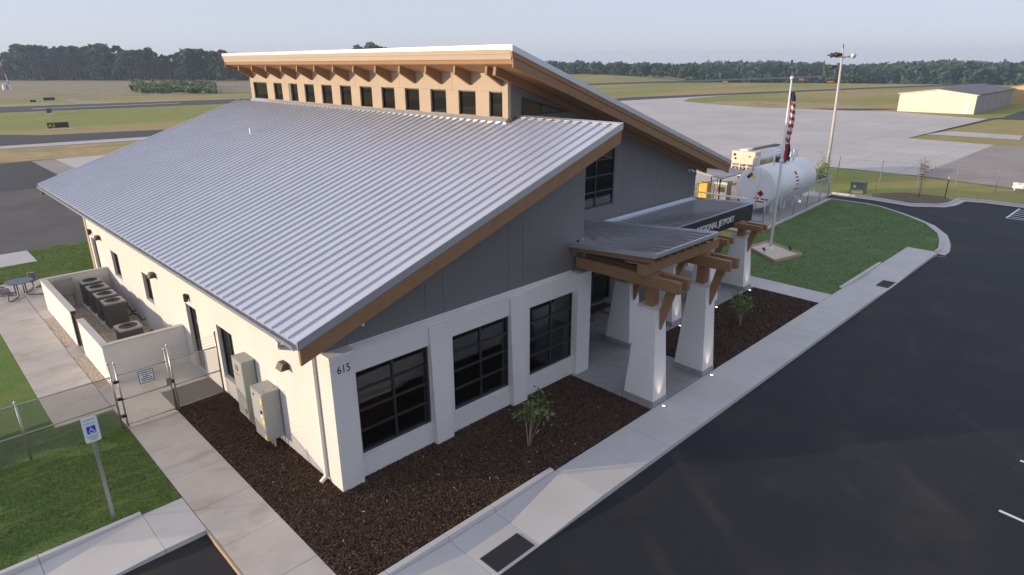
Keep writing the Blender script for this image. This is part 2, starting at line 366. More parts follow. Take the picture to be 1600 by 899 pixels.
pave('apron_concrete_old', 'old_apron', [(67,4),(65,-5),(65,-60),(104,-60),(101,3.8),(70,4)], -.152)
def strip(name, mat, low, top, z): return pave(name, mat, low+top[::-1], z)
strip('taxiway', 'asphalt_far', [(-120,121),(6.3,104.6),(26,102),(90,104),(150,103),(175.6,98.6),(205,94),(264,78.6),(360,52)], [(-120,160),(9.3,124),(13.8,118),(31.6,112.4),(90,113),(169,111),(205,101),(283,81.5),(362,58)], -.144)
strip('taxiway_shoulder', 'apron', [(-120,116),(5.8,100.5),(22.8,97.5),(60,96.5)], [(-120,121),(6.3,104.6),(26,102),(60,103)], -.148)
strip('runway', 'asphalt_far', [(-200,216),(17.5,189.4),(70,181.4),(150,188),(235,190.3),(322,174),(460,150)], [(-200,246),(21,216),(82,203.4),(150,206),(252,204.7),(355,190),(480,168)], -.14)
strip('runway_edge_marking', 'white_paint', [(25.5,198.6),(61,194.6)], [(25.6,199.6),(61.2,195.6)], -.134)
pave('rough_field', 'rough_grass', [(-200,310),(24,268),(100,246),(190,300),(172,395),(76,600),(-200,700)], -.178)
strip('field_path', 'old_apron', [(39.8,242),(43.3,207.6)], [(44,246),(46.5,210)], -.15)
strip('dry_verge', 'dry_grass', [(-120,98),(3.6,84.2),(15.2,82.6),(40,82.5),(60,96)], [(-120,115.6),(5.8,100.2),(22.8,97.2),(45,96.2),(60,96.4)], -.17)
strip('dry_verge', 'dry_grass', [(-200,246.5),(21,216.5),(82,204),(120,205)], [(-200,262),(22,229),(84,213),(120,213)], -.165)
pave('dry_verge', 'dry_grass', [(112,76),(154,75.5),(150,61.5),(153.5,41),(172,40),(176,62),(170,80)], -.172)
pave('hangar_taxilane', 'asphalt_far', [(102,14.5),(109.2,14.4),(152,11.8),(158,12),(230,12),(230,2),(150,2),(148,13),(147,13.2)], -.154)
pave('hangar_road', 'asphalt_far', [(153,40),(165,33.5),(165,36),(154,50)], -.157)
pave('hangar_path', 'apron', [(110,2.4),(117,3.1),(117.2,12.4),(113,13.6),(109.6,14.2)], -.158)
LOT = [(-60,-70),(-60,1.1),(-3.2,1.1),(-3.2,-5.02),(36.4,-5.02),(36.6,-5.5),(38.3,-5.35),(39.9,-5.1),(41.6,-4.6),(44,-3.4),(47.1,0),(48.7,2.5),(48.7,6.3),(51.1,6.3),(50.9,3),(50.3,-.3),(51.6,-2),(55.5,-2.6),(55.8,-6.3),(57,-70)]
pave('parking_lot', 'asphalt_new', LOT, -.13)
for n_, a_, b_, w_ in (('stall_line', at(1561,798,-.13), at(1640,833,-.13), .1), ('stall_line', at(1594,720,-.13), at(1660,741,-.13), .1)):
    d_ = (b_-a_).normalized(); s_ = Vector((-d_.y, d_.x, 0))*w_/2
    pave(n_, 'white_paint', [(a_-s_)[:2], (a_+s_)[:2], (b_+s_)[:2], (b_-s_)[:2]], -.126)
hx = [at(1573.5, 338, -.13), at(1593, 324.5, -.13)]
hm = MB()
def bar2(a, b, w):
    d = (Vector(b)-Vector(a)).normalized(); s = Vector((-d.y, d.x))*w/2; hm.sheet([Vector(a)[:]-s if 0 else (a[0]-s.x, a[1]-s.y), (a[0]+s.x, a[1]+s.y), (b[0]+s.x, b[1]+s.y), (b[0]-s.x, b[1]-s.y)], -.126)
bar2((51, -6), (55.4, -6.1), .12); bar2((51, -6), (51.1, -9), .12)
for k in range(5): bar2((51.7+.8*k, -6.1), (51.2+.8*k, -8.4), .12)
struct(hm.build('hatch_marking', 'white_paint'))

def ramp_z(x):
    def seg(x, pts):
        if x <= pts[0][0]: return pts[0][1]
        for (a, za), (b, zb) in zip(pts, pts[1:]):
            if x <= b: return za+(zb-za)*(x-a)/(b-a)
        return pts[-1][1]
    return seg(x, [(-1.45,0),(.9,-.11),(2.4,-.11),(4.75,0),(26.2,0),(28.1,-.11),(29.7,-.11),(32.3,0)])
def slabs(name, mat, xs, ys, zf=lambda x, y: 0, edge=None):
    base = MB(); par = None
    x0, x1, y0, y1 = xs[0], xs[-1], ys[0], ys[-1]
    for a, b in zip(xs, xs[1:]): base.add([(a,y0,zf(a,y0)-.02),(b,y0,zf(b,y0)-.02),(b,y1,zf(b,y1)-.02),(a,y1,zf(a,y1)-.02)], [(0,1,2,3)])
    par = struct(base.build(name, 'joint')); e = .004
    for i, (a, b) in enumerate(zip(xs, xs[1:])):
        for j, (c, d) in enumerate(zip(ys, ys[1:])):
            P = [(a+e,c+e),(b-e,c+e),(b-e,d-e),(a+e,d-e)]; k = random.uniform(-.003, .003)
            vs = [(p[0],p[1],-.19) for p in P]+[(p[0],p[1],zf(p[0],p[1])+k) for p in P]
            MB().add(vs, [(4,5,6,7),(0,1,5,4),(1,2,6,5),(2,3,7,6),(3,0,4,7)]).build('slab', mat, par, bevel=.008)
    return par
slabs('side_walk', 'concrete', [-3.17,-1.67], [-5.0,-3.4,-1.63,.2,2.03,3.86,5.69,7.6,9.45,11.38])
slabs('rear_walk', 'concrete', [-4.82,-3.18], [9.35+1.69*k for k in range(12)])
slabs('door_landing', 'concrete', [-1.66,0], [9.46,11.38])
slabs('patio_pad', 'concrete', [-3.17,-1.2], [22.2,24,25.8,27.6])
slabs('sidewalk', 'concrete_new', [-1.66,.9,2.4,4.75]+[4.75+1.65*k for k in range(1,13)]+[26.2,28.1,29.7,32.3,33.9,35.5,37], [-5.0,-3.36], lambda x, y: ramp_z(x))
slabs('cross_walk', 'concrete_new', [23.42,25.0], [-3.35,-1.7,-.1,1.5,3.1,4.6])
slabs('lot_walk', 'concrete_new', [-13,-11,-8.6,-6.36,-4.15,-3.18], [1.1,2.85], lambda x, y: -.11*min(1, max(0, (-4.15-x)/2.2)))
slabs('rear_slab', 'concrete_new', [-12,-8,-4.7,-1.5], [31.8,35])
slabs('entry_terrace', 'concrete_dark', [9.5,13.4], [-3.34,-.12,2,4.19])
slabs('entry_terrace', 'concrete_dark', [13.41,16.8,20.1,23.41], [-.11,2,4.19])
# kerbs
def kerb(name, segs, y0, y1, top, mat='concrete_new'):
    p = struct(MB().box(segs[0], segs[-1], y0+.02, y1-.02, -.2, top-.03).build(name, 'joint'))
    for a, b in zip(segs, segs[1:]): MB().box(a+.004, b-.004, y0, y1, -.19, top).build('kerb_stone', mat, p, bevel=.015)
kerb('planter_kerb', [-1.65,-.85,.88,2.42,4.7], -3.355, -3.19, .045)
kerb('lawn_kerb', [26.3,28.1,29.7,32.3], -3.355, -3.2, .045)
kerb('lot_walk_kerb', [-13,-8.6,-6.36,-4.16], 2.852, 3.0, .03)
GUT = [(36.95,-4.95),(38.0,-4.95),(40.1,-4.5),(42.1,-3.9),(44.5,-2.6),(46,-1.2),(47.2,.1),(48.2,1.4),(48.75,2.7),(48.75,5.6)]
struct(MB().sweep(GUT, [(.17,-.1),(.17,.03),(.02,.03),(0,-.1),(-.45,-.115)]).build('curved_kerb', 'concrete_new'))
KB = [(51.5,6.5),(51.5,3.0),(51,.2),(52.2,-1.5),(53.4,-1.9),(55.9,-2.05),(56.4,-3.5),(56.4,-40)]
struct(MB().sweep(KB, [(-.45,-.115),(0,-.1),(.02,.03),(.2,.03),(.2,-.2)]).build('lot_kerb', 'concrete_new'))
struct(MB().box(-3.215,-3.178,-5,1.09,-.13,.004).build('form_board', 'lumber'))
# lawns (solid turf)
LAWN_L = [(-45,3.01),(-4.16,3.01),(-4.16,2.86),(-3.19,2.86),(-3.19,9.34),(-4.83,9.34),(-4.83,28.5),(-3.2,28.5),(-3.2,27.62),(-1.19,27.62),(-1.19,22.1),(.02,22.1),(.02,24.7),(8,24.7),(8,35),(-1.49,35),(-1.49,31.79),(-12.1,31.79),(-12.1,35),(-45,35)]
LAWN_R = [(25.02,-3.34),(26.28,-3.34),(26.28,-3.18),(32.32,-3.18),(32.32,-3.34),(36.95,-3.34),(36.95,-4.75),(38,-4.77),(40.0,-4.33),(42.0,-3.74),(44.4,-2.46),(45.9,-1.08),(47.05,.2),(48.03,1.5),(48.57,2.75),(48.57,5.4),(34.6,4.6),(33,5.4),(25.02,5.4)]
for nm, P in (('lawn', LAWN_L), ('lawn_cool', LAWN_R)): struct(MB().prism(P, 'z', -.2, -.012).build('lawn', nm))
def blades(P, region, n, h=(.02,.05)):
    mb = MB(); x0, x1, y0, y1 = region; k = 0
    while k < n:
        x, y = random.uniform(x0, x1), random.uniform(y0, y1)
        if not inpoly(x, y, P): continue
        if abs((y+.1*math.sin(x*1.7)) % .62-.31) > .27 and math.sin(x*1.1+y*.7)*math.sin(y*1.9-x*.6) > .05 and random.random() < .8: k += .5; continue   # open sod seams
        if math.sin(x*.9+1.3*math.sin(y*.8))*math.sin(y*1.3+x*.4) > .82 and random.random() < .7: k += .5; continue                                  # thin patches
        k += 1; x += random.gauss(0,.018); y += random.gauss(0,.018); a = random.uniform(0, 6.283); hh = random.uniform(*h); w = random.uniform(.006, .012); lx, ly = random.gauss(0, .02), random.gauss(0, .02)
        c, s = math.cos(a)*w, math.sin(a)*w
        mb.v += [(x-c, y-s, -.014), (x+c, y+s, -.014), (x+lx, y+ly, hh-.012)]; i = len(mb.v); mb.f.append((i-3, i-2, i-1)); mb.m.append(0)
    return mb
stuff(tag(blades(LAWN_L, (-9,-3.2,2.86,10), 60000).build('grass', 'grass_blade'), 'short green turf growing beside the side walk and fence', 'grass'))
stuff(tag(blades(LAWN_R, (25,49,-5,5.4), 60000, (.03,.06)).build('grass', 'grass_blade_cool'), 'mown green turf of the lawn around the flagpole', 'grass'))
stuff(tag(blades(LAWN_L, (-5,3,22,35), 25000, (.03,.06)).build('grass', 'grass_blade'), 'green turf behind the air conditioner enclosure', 'grass'))
# mulch beds
BED_F = [(-1.655,-3.18),(4.7,-3.18),(4.76,-3.345),(9.49,-3.345),(9.49,.2),(0,.2),(0,9.44),(-1.655,9.44)]
BED_2 = [(13.42,-3.345),(23.4,-3.345),(23.4,-.13),(13.42,-.13)]
def bed(name, P, n, label):
    b = struct(MB().prism(P, 'z', -.2, -.02).build(name, 'mulch'))
    xs = [p[0] for p in P]; ys = [p[1] for p in P]; mb = MB(); k = 0
    while k < n:
        x, y = random.uniform(min(xs), max(xs)), random.uniform(min(ys), max(ys))
        if not inpoly(x, y, P): continue
        k += 1; a = random.uniform(0, 3.14); l = random.uniform(.015, .045); w = random.uniform(.004, .011); z = -.02+random.uniform(0, .03); t = random.gauss(0, .35)
        c, s = math.cos(a), math.sin(a); dz = math.sin(t)*l; q = random.uniform(-.008, .008)
        mb.v += [(x-c*l+s*w, y-s*l-c*w, z-dz+q), (x-c*l-s*w, y-s*l+c*w, z-dz-q), (x+c*l-s*w, y+s*l+c*w, z+dz-q), (x+c*l+s*w, y+s*l-c*w, z+dz+q)]
        i = len(mb.v); mb.f.append((i-4, i-3, i-2, i-1)); mb.m.append(1 if random.random() < .006 else 0)
    stuff(tag(mb.build('mulch', ['mulch_chip', 'wood_chip_pale']), label, 'mulch'))
bed('planting_bed', BED_F, 95000, 'dark brown shredded mulch along the brick walls')
bed('planting_bed', BED_2, 40000, 'dark brown shredded mulch in front of the entrance columns')
def pebbles(name, P, n, label, z=-.03, s=(.012,.035)):
    struct(MB().prism(P, 'z', -.2, z).build(name, 'gravel')); mb = MB(); xs = [p[0] for p in P]; ys = [p[1] for p in P]; k = 0
    while k < n:
        x, y = random.uniform(min(xs), max(xs)), random.uniform(min(ys), max(ys))
        if not inpoly(x, y, P): continue
        k += 1; r = random.uniform(*s); a = random.random()*3; h = r*random.uniform(.5, .9); b = r*random.uniform(.6, 1)
        c, d = math.cos(a), math.sin(a)
        mb.add([(x+c*r, y+d*r, z), (x-d*b, y+c*b, z), (x-c*r, y-d*r, z), (x+d*b, y-c*b, z), (x, y, z+h)], [(0,1,4),(1,2,4),(2,3,4),(3,0,4)])
    stuff(tag(mb.build('gravel', 'pebble'), label, 'gravel'))
pebbles('gravel_strip', [(-3.17,11.4),(-2.76,11.4),(-2.76,15.0),(-3.17,15.0)], 3500, 'pale river gravel between walk and low wall, near the gate')
pebbles('gravel_strip', [(-3.17,16.2),(-2.76,16.2),(-2.76,20.6),(-3.17,20.6)], 4000, 'pale river gravel strip along the outside of the enclosure')
pebbles('gravel_bed', [(-2.55,11.6),(0,11.6),(0,21.8),(-2.55,21.8)], 9000, 'grey gravel covering the ground inside the enclosure')
struct(MB().box(-2.75,-2.55,15.0,16.15,-.2,-.004).build('gate_sill', 'concrete'))
struct(MB().box(-3.17,-2.76,15.01,16.19,-.2,-.003).build('gate_path', 'concrete'))
struct(MB().box(-3.17,-2.76,20.61,22.19,-.2,-.003).build('walk_edge', 'concrete'))
pebbles('tank_yard', [(34.6,4.62),(48.8,5.45),(48.8,16),(34,16),(33.6,6)], 3000, 'gravel around the white fuel tank', -.05, (.02,.05))
struct(MB().box(37.0,48.2,5.95,10.4,-.2,.03).build('tank_pad', 'concrete_dark'))
struct(MB().sweep([(34.7,4.72),(48.6,5.52)], [(.22,-.2),(.22,.02),(0,.02),(0,-.2)]).build('yard_edging', 'concrete_new'))
struct(MB().box(48.8,51.0,6.3,9.0,-.2,-.03).build('yard_apron', 'concrete_new'))
struct(MB().prism([(52.6,-1.2),(55.6,-1.6),(56.8,-.6),(56.5,2.2),(54,4),(52.2,3.4)], 'z', -.2,-.12).build('tree_bed', 'dry_soil'))
# kerb-ramp warning plates: plate with raised domes
def warn_plate(x0, x1, y0, y1, z, label):
    t = tag(MB().box(x0, x1, y0, y1, z-.02, z+.008).build('tactile_plate', 'pad_black'), label, 'tactile plate')
    mb = MB(); nx, ny = int((x1-x0)/.06), int((y1-y0)/.06)
    for i in range(nx):
        for j in range(ny):
            x, y = x0+(i+.5)*(x1-x0)/nx, y0+(j+.5)*(y1-y0)/ny; r = .016
            mb.add([(x-r,y-r,z+.008),(x+r,y-r,z+.008),(x+r,y+r,z+.008),(x-r,y+r,z+.008),(x-r/2,y-r/2,z+.016),(x+r/2,y-r/2,z+.016),(x+r/2,y+r/2,z+.016),(x-r/2,y+r/2,z+.016)],
                   [(4,5,6,7),(0,1,5,4),(1,2,6,5),(2,3,7,6),(3,0,4,7)])
    stuff(mb.build('raised_domes', 'pad_black', t))
warn_plate(1.02,2.25,-4.92,-4.32,-.105,'black domed warning plate on the kerb ramp beside the mulch bed')
warn_plate(28.3,29.5,-4.9,-4.32,-.105,'black domed warning plate on the kerb ramp beside the lawn')
# ================================================================== TERMINAL BUILDING
SL = .3387; RZ0 = 4.89+SL*1.12                    # low roof: z = RZ0 + SL*x
def rz(x): return RZ0+SL*x
XE, XT, YF, YB = -1.05, 10.77, -.7, 28.0           # eave, top edge, front rake, back rake
XC, YU, XU = 10.29, 4.19, 24.3                     # clerestory wall, upper front wall, right end of the upper wall
HZ0, HS = 11.38+.342*9.24, -.342                   # high roof: z = HZ0 + HS*x
def hz(x): return HZ0+HS*x
HX0, HX1, HY0, HY1 = 9.24, 25.48, 2.85, 27.4
B = thing('terminal_building', 'white brick and grey panel airport terminal with standing seam metal roofs', 'building')
# --- white brick left wall with openings
def wall_x(name, x, t, y0, y1, z0, z1, holes, mat, parent):   # wall in plane x (outside face x, thickness t inwards +x)
    mb = MB(); ys = sorted({y0, y1, *[h[0] for h in holes], *[h[1] for h in holes]}); zs = sorted({z0, z1, *[h[2] for h in holes], *[h[3] for h in holes]})
    for a, b in zip(ys, ys[1:]):
        runs = []
        for c, d in zip(zs, zs[1:]):
            m, n = (a+b)/2, (c+d)/2
            if any(h[0] < m < h[1] and h[2] < n < h[3] for h in holes): continue
            if runs and abs(runs[-1][1]-c) < 1e-6: runs[-1][1] = d
            else: runs.append([c, d])
        for c, d in runs: mb.box(x, x+t, a, b, c, d)
    return mb.build(name, mat, parent)
LH = [(9.66,10.71,-.02,2.6),(6.5,7.8,.66,2.6),(14.8,15.86,1.4,2.63),(19.38,20.55,1.4,2.63),(23.2,24.15,-.02,2.6)]
wall_x('side_wall', 0, .25, .66, 24.5, -.2, 5.1, LH, 'white_brick', B)
MB().box(-.03,.5,24.5,24.85,-.2,5.1).build('end_pilaster', 'tan_panel', B)
MB().box(.5,10,24.5,24.8,-.2,5.3).build('rear_wall', 'stucco', B)
for k, (a, b, c, d) in enumerate(LH):
    door = c < 0
    w = MB(); fr = .06; X0, X1 = .12, .19
    for q in ((a,a+fr,c,d),(b-fr,b,c,d),(a,b,d-fr,d),(a,b,max(c,0),max(c,0)+(.2 if door else fr))): w.box(X0,X1,q[0],q[1],max(q[2],0),q[3])
    if not door: w.box(X0+.01,X1-.01,(a+b)/2-.02,(a+b)/2+.02,c,d)
    wo = w.build('door' if door else 'window', 'black_frame', B)
    MB().box(.15,.157,a+fr,b-fr,max(c,0)+.05,d-fr).build('pane', 'glass', wo)
    if door: MB().tube([(.06,a+.14,.95),(.05,a+.14,1.0),(.05,a+.14,1.35),(.06,a+.14,1.4)], .012, 6).build('handle', 'galvanised', wo)
    else: MB().box(-.02,.12,a,b,c-.06,c-.004).build('sill', 'stucco', wo)
    if k == 0:
        for q in range(4): MB().beam((.145,9.86+.09*q,1.62+.1*q),(.145,10.02+.09*q,1.70+.1*q),.02,.006,(1,0,0)).build('door_decal', 'white_paint', wo)
# --- front brick wall, y = .19, battered piers, windows
WN = [(.78,3.19),(4.06,6.43),(7.36,9.66)]; WZ0, WZ1 = .69, 3.22
fw = MB()
for a, b in ((.6,.78),(3.19,4.06),(6.43,7.36)): fw.box(a, b, .19, .42, -.2, 3.87)
for a, b in WN: fw.box(a, b, .19, .42, -.2, WZ0); fw.box(a, b, .19, .42, WZ1, 3.87)
fw.build('front_wall', 'white_brick', B)
for a, b in WN: MB().box(a-.02, b+.02, .15, .30, WZ0-.07, WZ0-.002).build('brick_sill', 'white_brick', B)
MB().prism([(.19,3.872),(.52,3.872),(.52,4.0),(.36,3.97)], 'x', .66, 9.6).build('sill_course', 'white_brick', B)
cp = MB().box(-.02,.655,0,.66,-.2,3.93).build('corner_pier', 'white_brick', B)
MB().box(-.04,.68,-.02,.68,3.931,3.975).build('pier_cap', 'stucco', cp)
for x in (3.2, 6.43): MB().prism([(0,-.2),(.188,-.2),(.188,3.80),(.15,3.80)], 'x', x, x+.64).build('pier', 'white_brick', B)
ep = MB().box(9.6,10.32,0,.66,-.2,3.85).build('end_pier', 'white_brick', B)
MB().box(9.58,10.34,-.02,.60,3.851,3.9).build('pier_cap', 'stucco', ep)
def window_y(name, y, x0, x1, z0, z1, xm, zm, mat='glass', parent=B, fr=.07):   # facing -y
    f = MB()
    for q in ((x0,x0+fr,z0,z1),(x1-fr,x1,z0,z1),(x0+fr,x1-fr,z1-fr,z1),(x0+fr,x1-fr,z0,z0+fr)): f.box(q[0],q[1],y,y+.1,q[2],q[3])
    o = f.build(name, 'black_frame', parent)
    for x in xm: MB().box(x-.035,x+.035,y+.01,y+.09,z0+fr,z1-fr).build('mullion', 'black_frame', o)
    xe = [x0+fr]+[v for x in xm for v in (x-.035, x+.035)]+[x1-fr]
    for z in zm:
        for a, b in zip(xe[::2], xe[1::2]): MB().box(a,b,y+.012,y+.088,z-.03,z+.03).build('glazing_bar', 'black_frame', o)
    ze = [z0+fr]+[v for z in zm for v in (z-.03, z+.03)]+[z1-fr]
    for a, b in zip(xe[::2], xe[1::2]):
        for c, d in zip(ze[::2], ze[1::2]): MB().box(a,b,y+.05,y+.057,c,d).build('pane', mat, o)
    return o
for a, b in WN: window_y('window', .27, a, b, WZ0, WZ1, [(a+b)/2], [1.37,1.99,2.6])
text('house_number', '615', .31, 'sign_black', B, (.16,-.004,3.45), (R(90),0,0), .004, sx=.85)
# --- grey panel gable wall above (plane y = .36): panels with open joints, cut to the roof slope
gj = [.02,.72,3.27,3.92,6.57,7.2,9.87]
MB().prism([(.06,3.95),(9.85,3.95),(9.85,rz(9.85)-.3),(.06,rz(.06)-.3)], 'y', .40, .52).build('gable_backing', 'sign_black', B)
for a, b in zip(gj, gj[1:]):
    a += .006; b -= .006
    MB().prism([(a,3.93),(b,3.93),(b,rz(b)-.28),(a,rz(a)-.28)], 'y', .36, .40).build('wall_panel', 'grey_panel', B)
MB().prism([(9.88,3.7),(10.42,3.7),(10.42,rz(10.42)-.3),(9.88,rz(9.88)-.3)], 'y', .50, .58).build('return_panel', 'grey_panel', B)
MB().box(10.30,10.42,.58,4.18,-.2,rz(10.3)-.3).build('return_wall', 'grey_panel', B)
# --- upper front wall y = YU
tw = (14.4,17.03,4.65,7.45)
def up_top(x): return hz(x)-.62
uj = [10.30,11.35,14.30,17.12,17.72,20.56,21.14,23.76,24.3]
def panel_y(a, b, y, zlo, zhi, holes):           # zlo, zhi functions of x
    mb = MB(); xs = sorted({a, b, *[h for H in holes for h in (H[0], H[1]) if a < h < b]})
    for c, d in zip(xs, xs[1:]):
        H = [h for h in holes if h[0] < (c+d)/2 < h[1]]
        lo = [zlo(c), zlo(d)]
        for h in sorted(H, key=lambda q: q[2]):
            mb.prism([(c,lo[0]),(d,lo[1]),(d,h[2]),(c,h[2])], 'y', y, y+.05); lo = [h[3], h[3]]
        mb.prism([(c,lo[0]),(d,lo[1]),(d,zhi(d)),(c,zhi(c))], 'y', y, y+.05)
    return mb
door_h = (14.4,17.08,-.2,2.6)
for a, b in zip(uj, uj[1:]):
    panel_y(a+.006, b-.006, YU, lambda x: -.2, up_top, [tw, door_h] if 14 < (a+b)/2 < 17.1 else []).build('wall_panel', 'grey_panel', B)
ub = panel_y(10.3, 24.28, YU+.05, lambda x: -.2, up_top, [tw, door_h]).build('upper_wall_backing', 'sign_black', B)
window_y('tall_window', YU+.0, *tw, [15.72], [5.35,6.05,6.75])
window_y('entrance_glazing', YU+.0, 14.4, 17.08, 0.02, 2.6, [15.74], [2.1])
# triangular window: frame + panes standing just above the low roof
tri = MB(); T0, T1, T2 = (11.03,8.93), (13.75,8.93), (11.03,9.62)
def tri_at(k): return [(T0[0]+k, T0[1]+k*.6), (T1[0]-k*4.6, T0[1]+k*.6), (T0[0]+k, T2[1]-k*1.55)]
o_, i_ = tri_at(0), tri_at(.09)
for q in range(3):
    a, b = q, (q+1) % 3
    tri.prism([o_[a], o_[b], i_[b], i_[a]], 'y', YU-.035, YU+.0)
to = tri.build('triangular_window', 'black_frame', B)
MB().prism(i_, 'y', YU-.02, YU-.012).build('pane', 'bronze_glass', to)
MB().prism([(12.02,8.98),(12.14,8.98),(12.14,9.28),(12.02,9.31)], 'y', YU-.034, YU-.002).build('mullion', 'black_frame', to)
MB().box(24.15,24.3,YU+.06,21.5,-.2,5.4).build('right_wall', 'grey_panel', B)
MB().prism([(10.3,-.2),(24.2,-.2),(24.2,up_top(24.2)),(10.3,up_top(10.3))], 'y', 21.3, 21.5).build('rear_upper_wall', 'grey_panel', B)
# --- clerestory wall x = XC: tan panels between windows
CW = [(4.47,5.2)]+[(5.97+1.815*k, 7.0+1.815*k) for k in range(0,10)]+[(24.2,26.0)]
CZ0, CZ1, CZT = 8.88, 9.82, 10.98
cy = [4.17]+[v for w in CW for v in w]+[26.41]
base = rz(XC)+.02
MB().box(XC-.03,XC+.2,4.17,26.41,base-.3,CZ0-.004).build('clerestory_curb', 'tan_panel', B)
for a, b in zip(cy[::2], cy[1::2]): MB().box(XC,XC+.15,a,b,CZ0,CZ1).build('clerestory_panel', 'tan_panel', B)
hj = [4.17,4.52]+[y for k in range(6) for y in (7.0+3.63*k+.35, 7.0+3.63*k+1.2)]+[26.41]
hj = sorted(hj)
for a, b in zip(hj, hj[1:]): MB().box(XC,XC+.15,a+.006,b-.006,CZ1+.004,CZT).build('clerestory_header', 'tan_panel', B)
MB().box(XC+.1,XC+.2,4.24,26.3,CZ0,CZT).build('clerestory_backing', 'sign_black', B) if 0 else None
for a, b in CW:
    f = MB(); r = .045
    for q in ((a,a+r,CZ0,CZ1),(b-r,b,CZ0,CZ1),(a+r,b-r,CZ1-r,CZ1),(a+r,b-r,CZ0,CZ0+r)): f.box(XC+.07,XC+.14,*q)
    o = f.build('clerestory_window', 'black_frame', B); MB().box(XC+.10,XC+.106,a+r,b-r,CZ0+r,CZ1-r).build('pane', 'bronze_glass', o)
    MB().box(XC-.02,XC+.07,a,b,CZ0-.003,CZ0+.02).build('sill', 'tan_panel', o)
# --- low roof: deck, standing seam panels, trims
deck = MB(); n_ = .17
deck.prism([(XE,rz(XE)-n_),(XT-.03,rz(XT-.03)-n_),(XT-.03,rz(XT-.03)-.02),(XE,rz(XE)-.02)], 'y', YF+.06, YU-.02)
deck.prism([(XE,rz(XE)-n_),(XC-.04,rz(XC-.04)-n_),(XC-.04,rz(XC-.04)-.02),(XE,rz(XE)-.02)], 'y', YU-.02, YB-.06)
roof = deck.build('low_roof', 'soffit', B)
def seam_mesh(x0, x1, zf, w, name, mat, h=.062, minor=True):
    prof = [(0,0),(.008,0),(.010,h),(.026,h),(.028,0)]
    if minor:
        for c in (w*.38, w*.68): prof += [(c-.02,0),(c-.008,.007),(c+.008,.007),(c+.02,0)]
    prof += [(w,0)]
    vs = [(x0, p[0], zf(x0)+p[1]) for p in prof]+[(x1, p[0], zf(x1)+p[1]) for p in prof]; n = len(prof)
    fs = [(i, i+n, i+n+1, i+1) for i in range(n-1)]+[tuple(range(1, 5)), tuple(range(n+4, n, -1))]
    return MB().add(vs, fs).mesh(name, mat)
NP = 68; PW = (YB-YF-.06)/NP
mA = seam_mesh(XE-.04, XT-.1, rz, PW, 'roof_panel', 'roof_metal', .055, False); mBm = seam_mesh(XE-.04, XC-.13, rz, PW, 'roof_panel', 'roof_metal', .055, False)
for k in range(NP):
    y = YF+.03+PW*k; link('roof_panel', mA if y+PW < YU else mBm, roof, (0, y, 0))
tr = MB()
tr.prism([(XE-.05,rz(XE-.05)-.14),(XT+.01,rz(XT+.01)-.14),(XT+.01,rz(XT+.01)+.075),(XE-.05,rz(XE-.05)+.075)], 'y', YF-.02, YF+.03)
tr.build('rake_trim', 'trim_metal', roof); tr = MB()
tr.prism([(XE-.05,rz(XE-.05)-.14),(XC+.01,rz(XC+.01)-.14),(XC+.01,rz(XC+.01)+.075),(XE-.05,rz(XE-.05)+.075)], 'y', YB-.03, YB+.02)
tr.build('rake_trim', 'trim_metal', roof)
MB().prism([(XT-.10,rz(XT-.1)+.05),(XT+.02,rz(XT)+.07),(XT+.02,rz(XT)-.16),(XT-.0,rz(XT)-.16)], 'y', YF+.03, YU-.02).build('ridge_flashing', 'trim_metal', roof)
MB().prism([(XC-.14,rz(XC-.14)+.055),(XC-.032,rz(XC)+.12),(XC-.032,rz(XC)-.1),(XC-.1,rz(XC)-.1)], 'y', YU-.02, 26.45).build('wall_flashing', 'trim_metal', roof)
MB().prism([(XE,rz(XE)-.56),(XT-.05,rz(XT-.05)-.56),(XT-.02,rz(XT-.02)-.15),(XE,rz(XE)-.15)], 'y', YF+.0, YF+.09).build('rake_fascia', 'wood', roof)
MB().prism([(XE,rz(XE)-.56),(XC-.05,rz(XC-.05)-.56),(XC-.05,rz(XC-.05)-.15),(XE,rz(XE)-.15)], 'y', YB-.09, YB).build('rake_fascia', 'wood', roof)
MB().box(XE,XE+.05,YF+.1,YB-.1,rz(XE)-.2,rz(XE)-.04).build('eave_fascia', 'trim_metal', roof)
gz = rz(XE)-.05
gut = MB().prism([(XE-.005,gz),(XE-.005,gz-.13),(XE-.10,gz-.13),(XE-.13,gz-.02),(XE-.14,gz-.005),(XE-.125,gz-.005),(XE-.095,gz-.12),(XE-.01,gz-.12),(XE-.01,gz)], 'y', YF+.12, YB).build('gutter', 'trim_metal', roof)
st = MB().box(XE-.14,XE-.0,0,.03,gz-.012,gz-.004).mesh('gutter_strap', 'trim_metal')
for k in range(14): link('gutter_strap', st, gut, (0, .6+2.05*k, 0))
MB().lathe([(.05,-.1),(.05,.3),(.06,.31),(.0,.34)], (6.73,18.87,rz(6.73)), 10).build('vent_pipe', 'trim_metal', roof)
MB().box(.0,.26,.42,.5,4.0,rz(.2)-.3).build('corner_board', 'trim_metal', B)
# downspout at the corner
ds = MB(); dx, dy, r_ = -.07, .80, .05
for p, q in (((XE+.02,.45,4.62),(XE+.02,.5,4.45)),((XE+.02,.5,4.45),(dx,dy,3.98)),((dx,dy,4.0),(dx,dy,.12)),((dx,dy,.14),(dx-.18,dy-.02,.03))): ds.beam(p, q, .1, .085, (1,0,0.01))
ds.build('downspout', 'stucco', B)
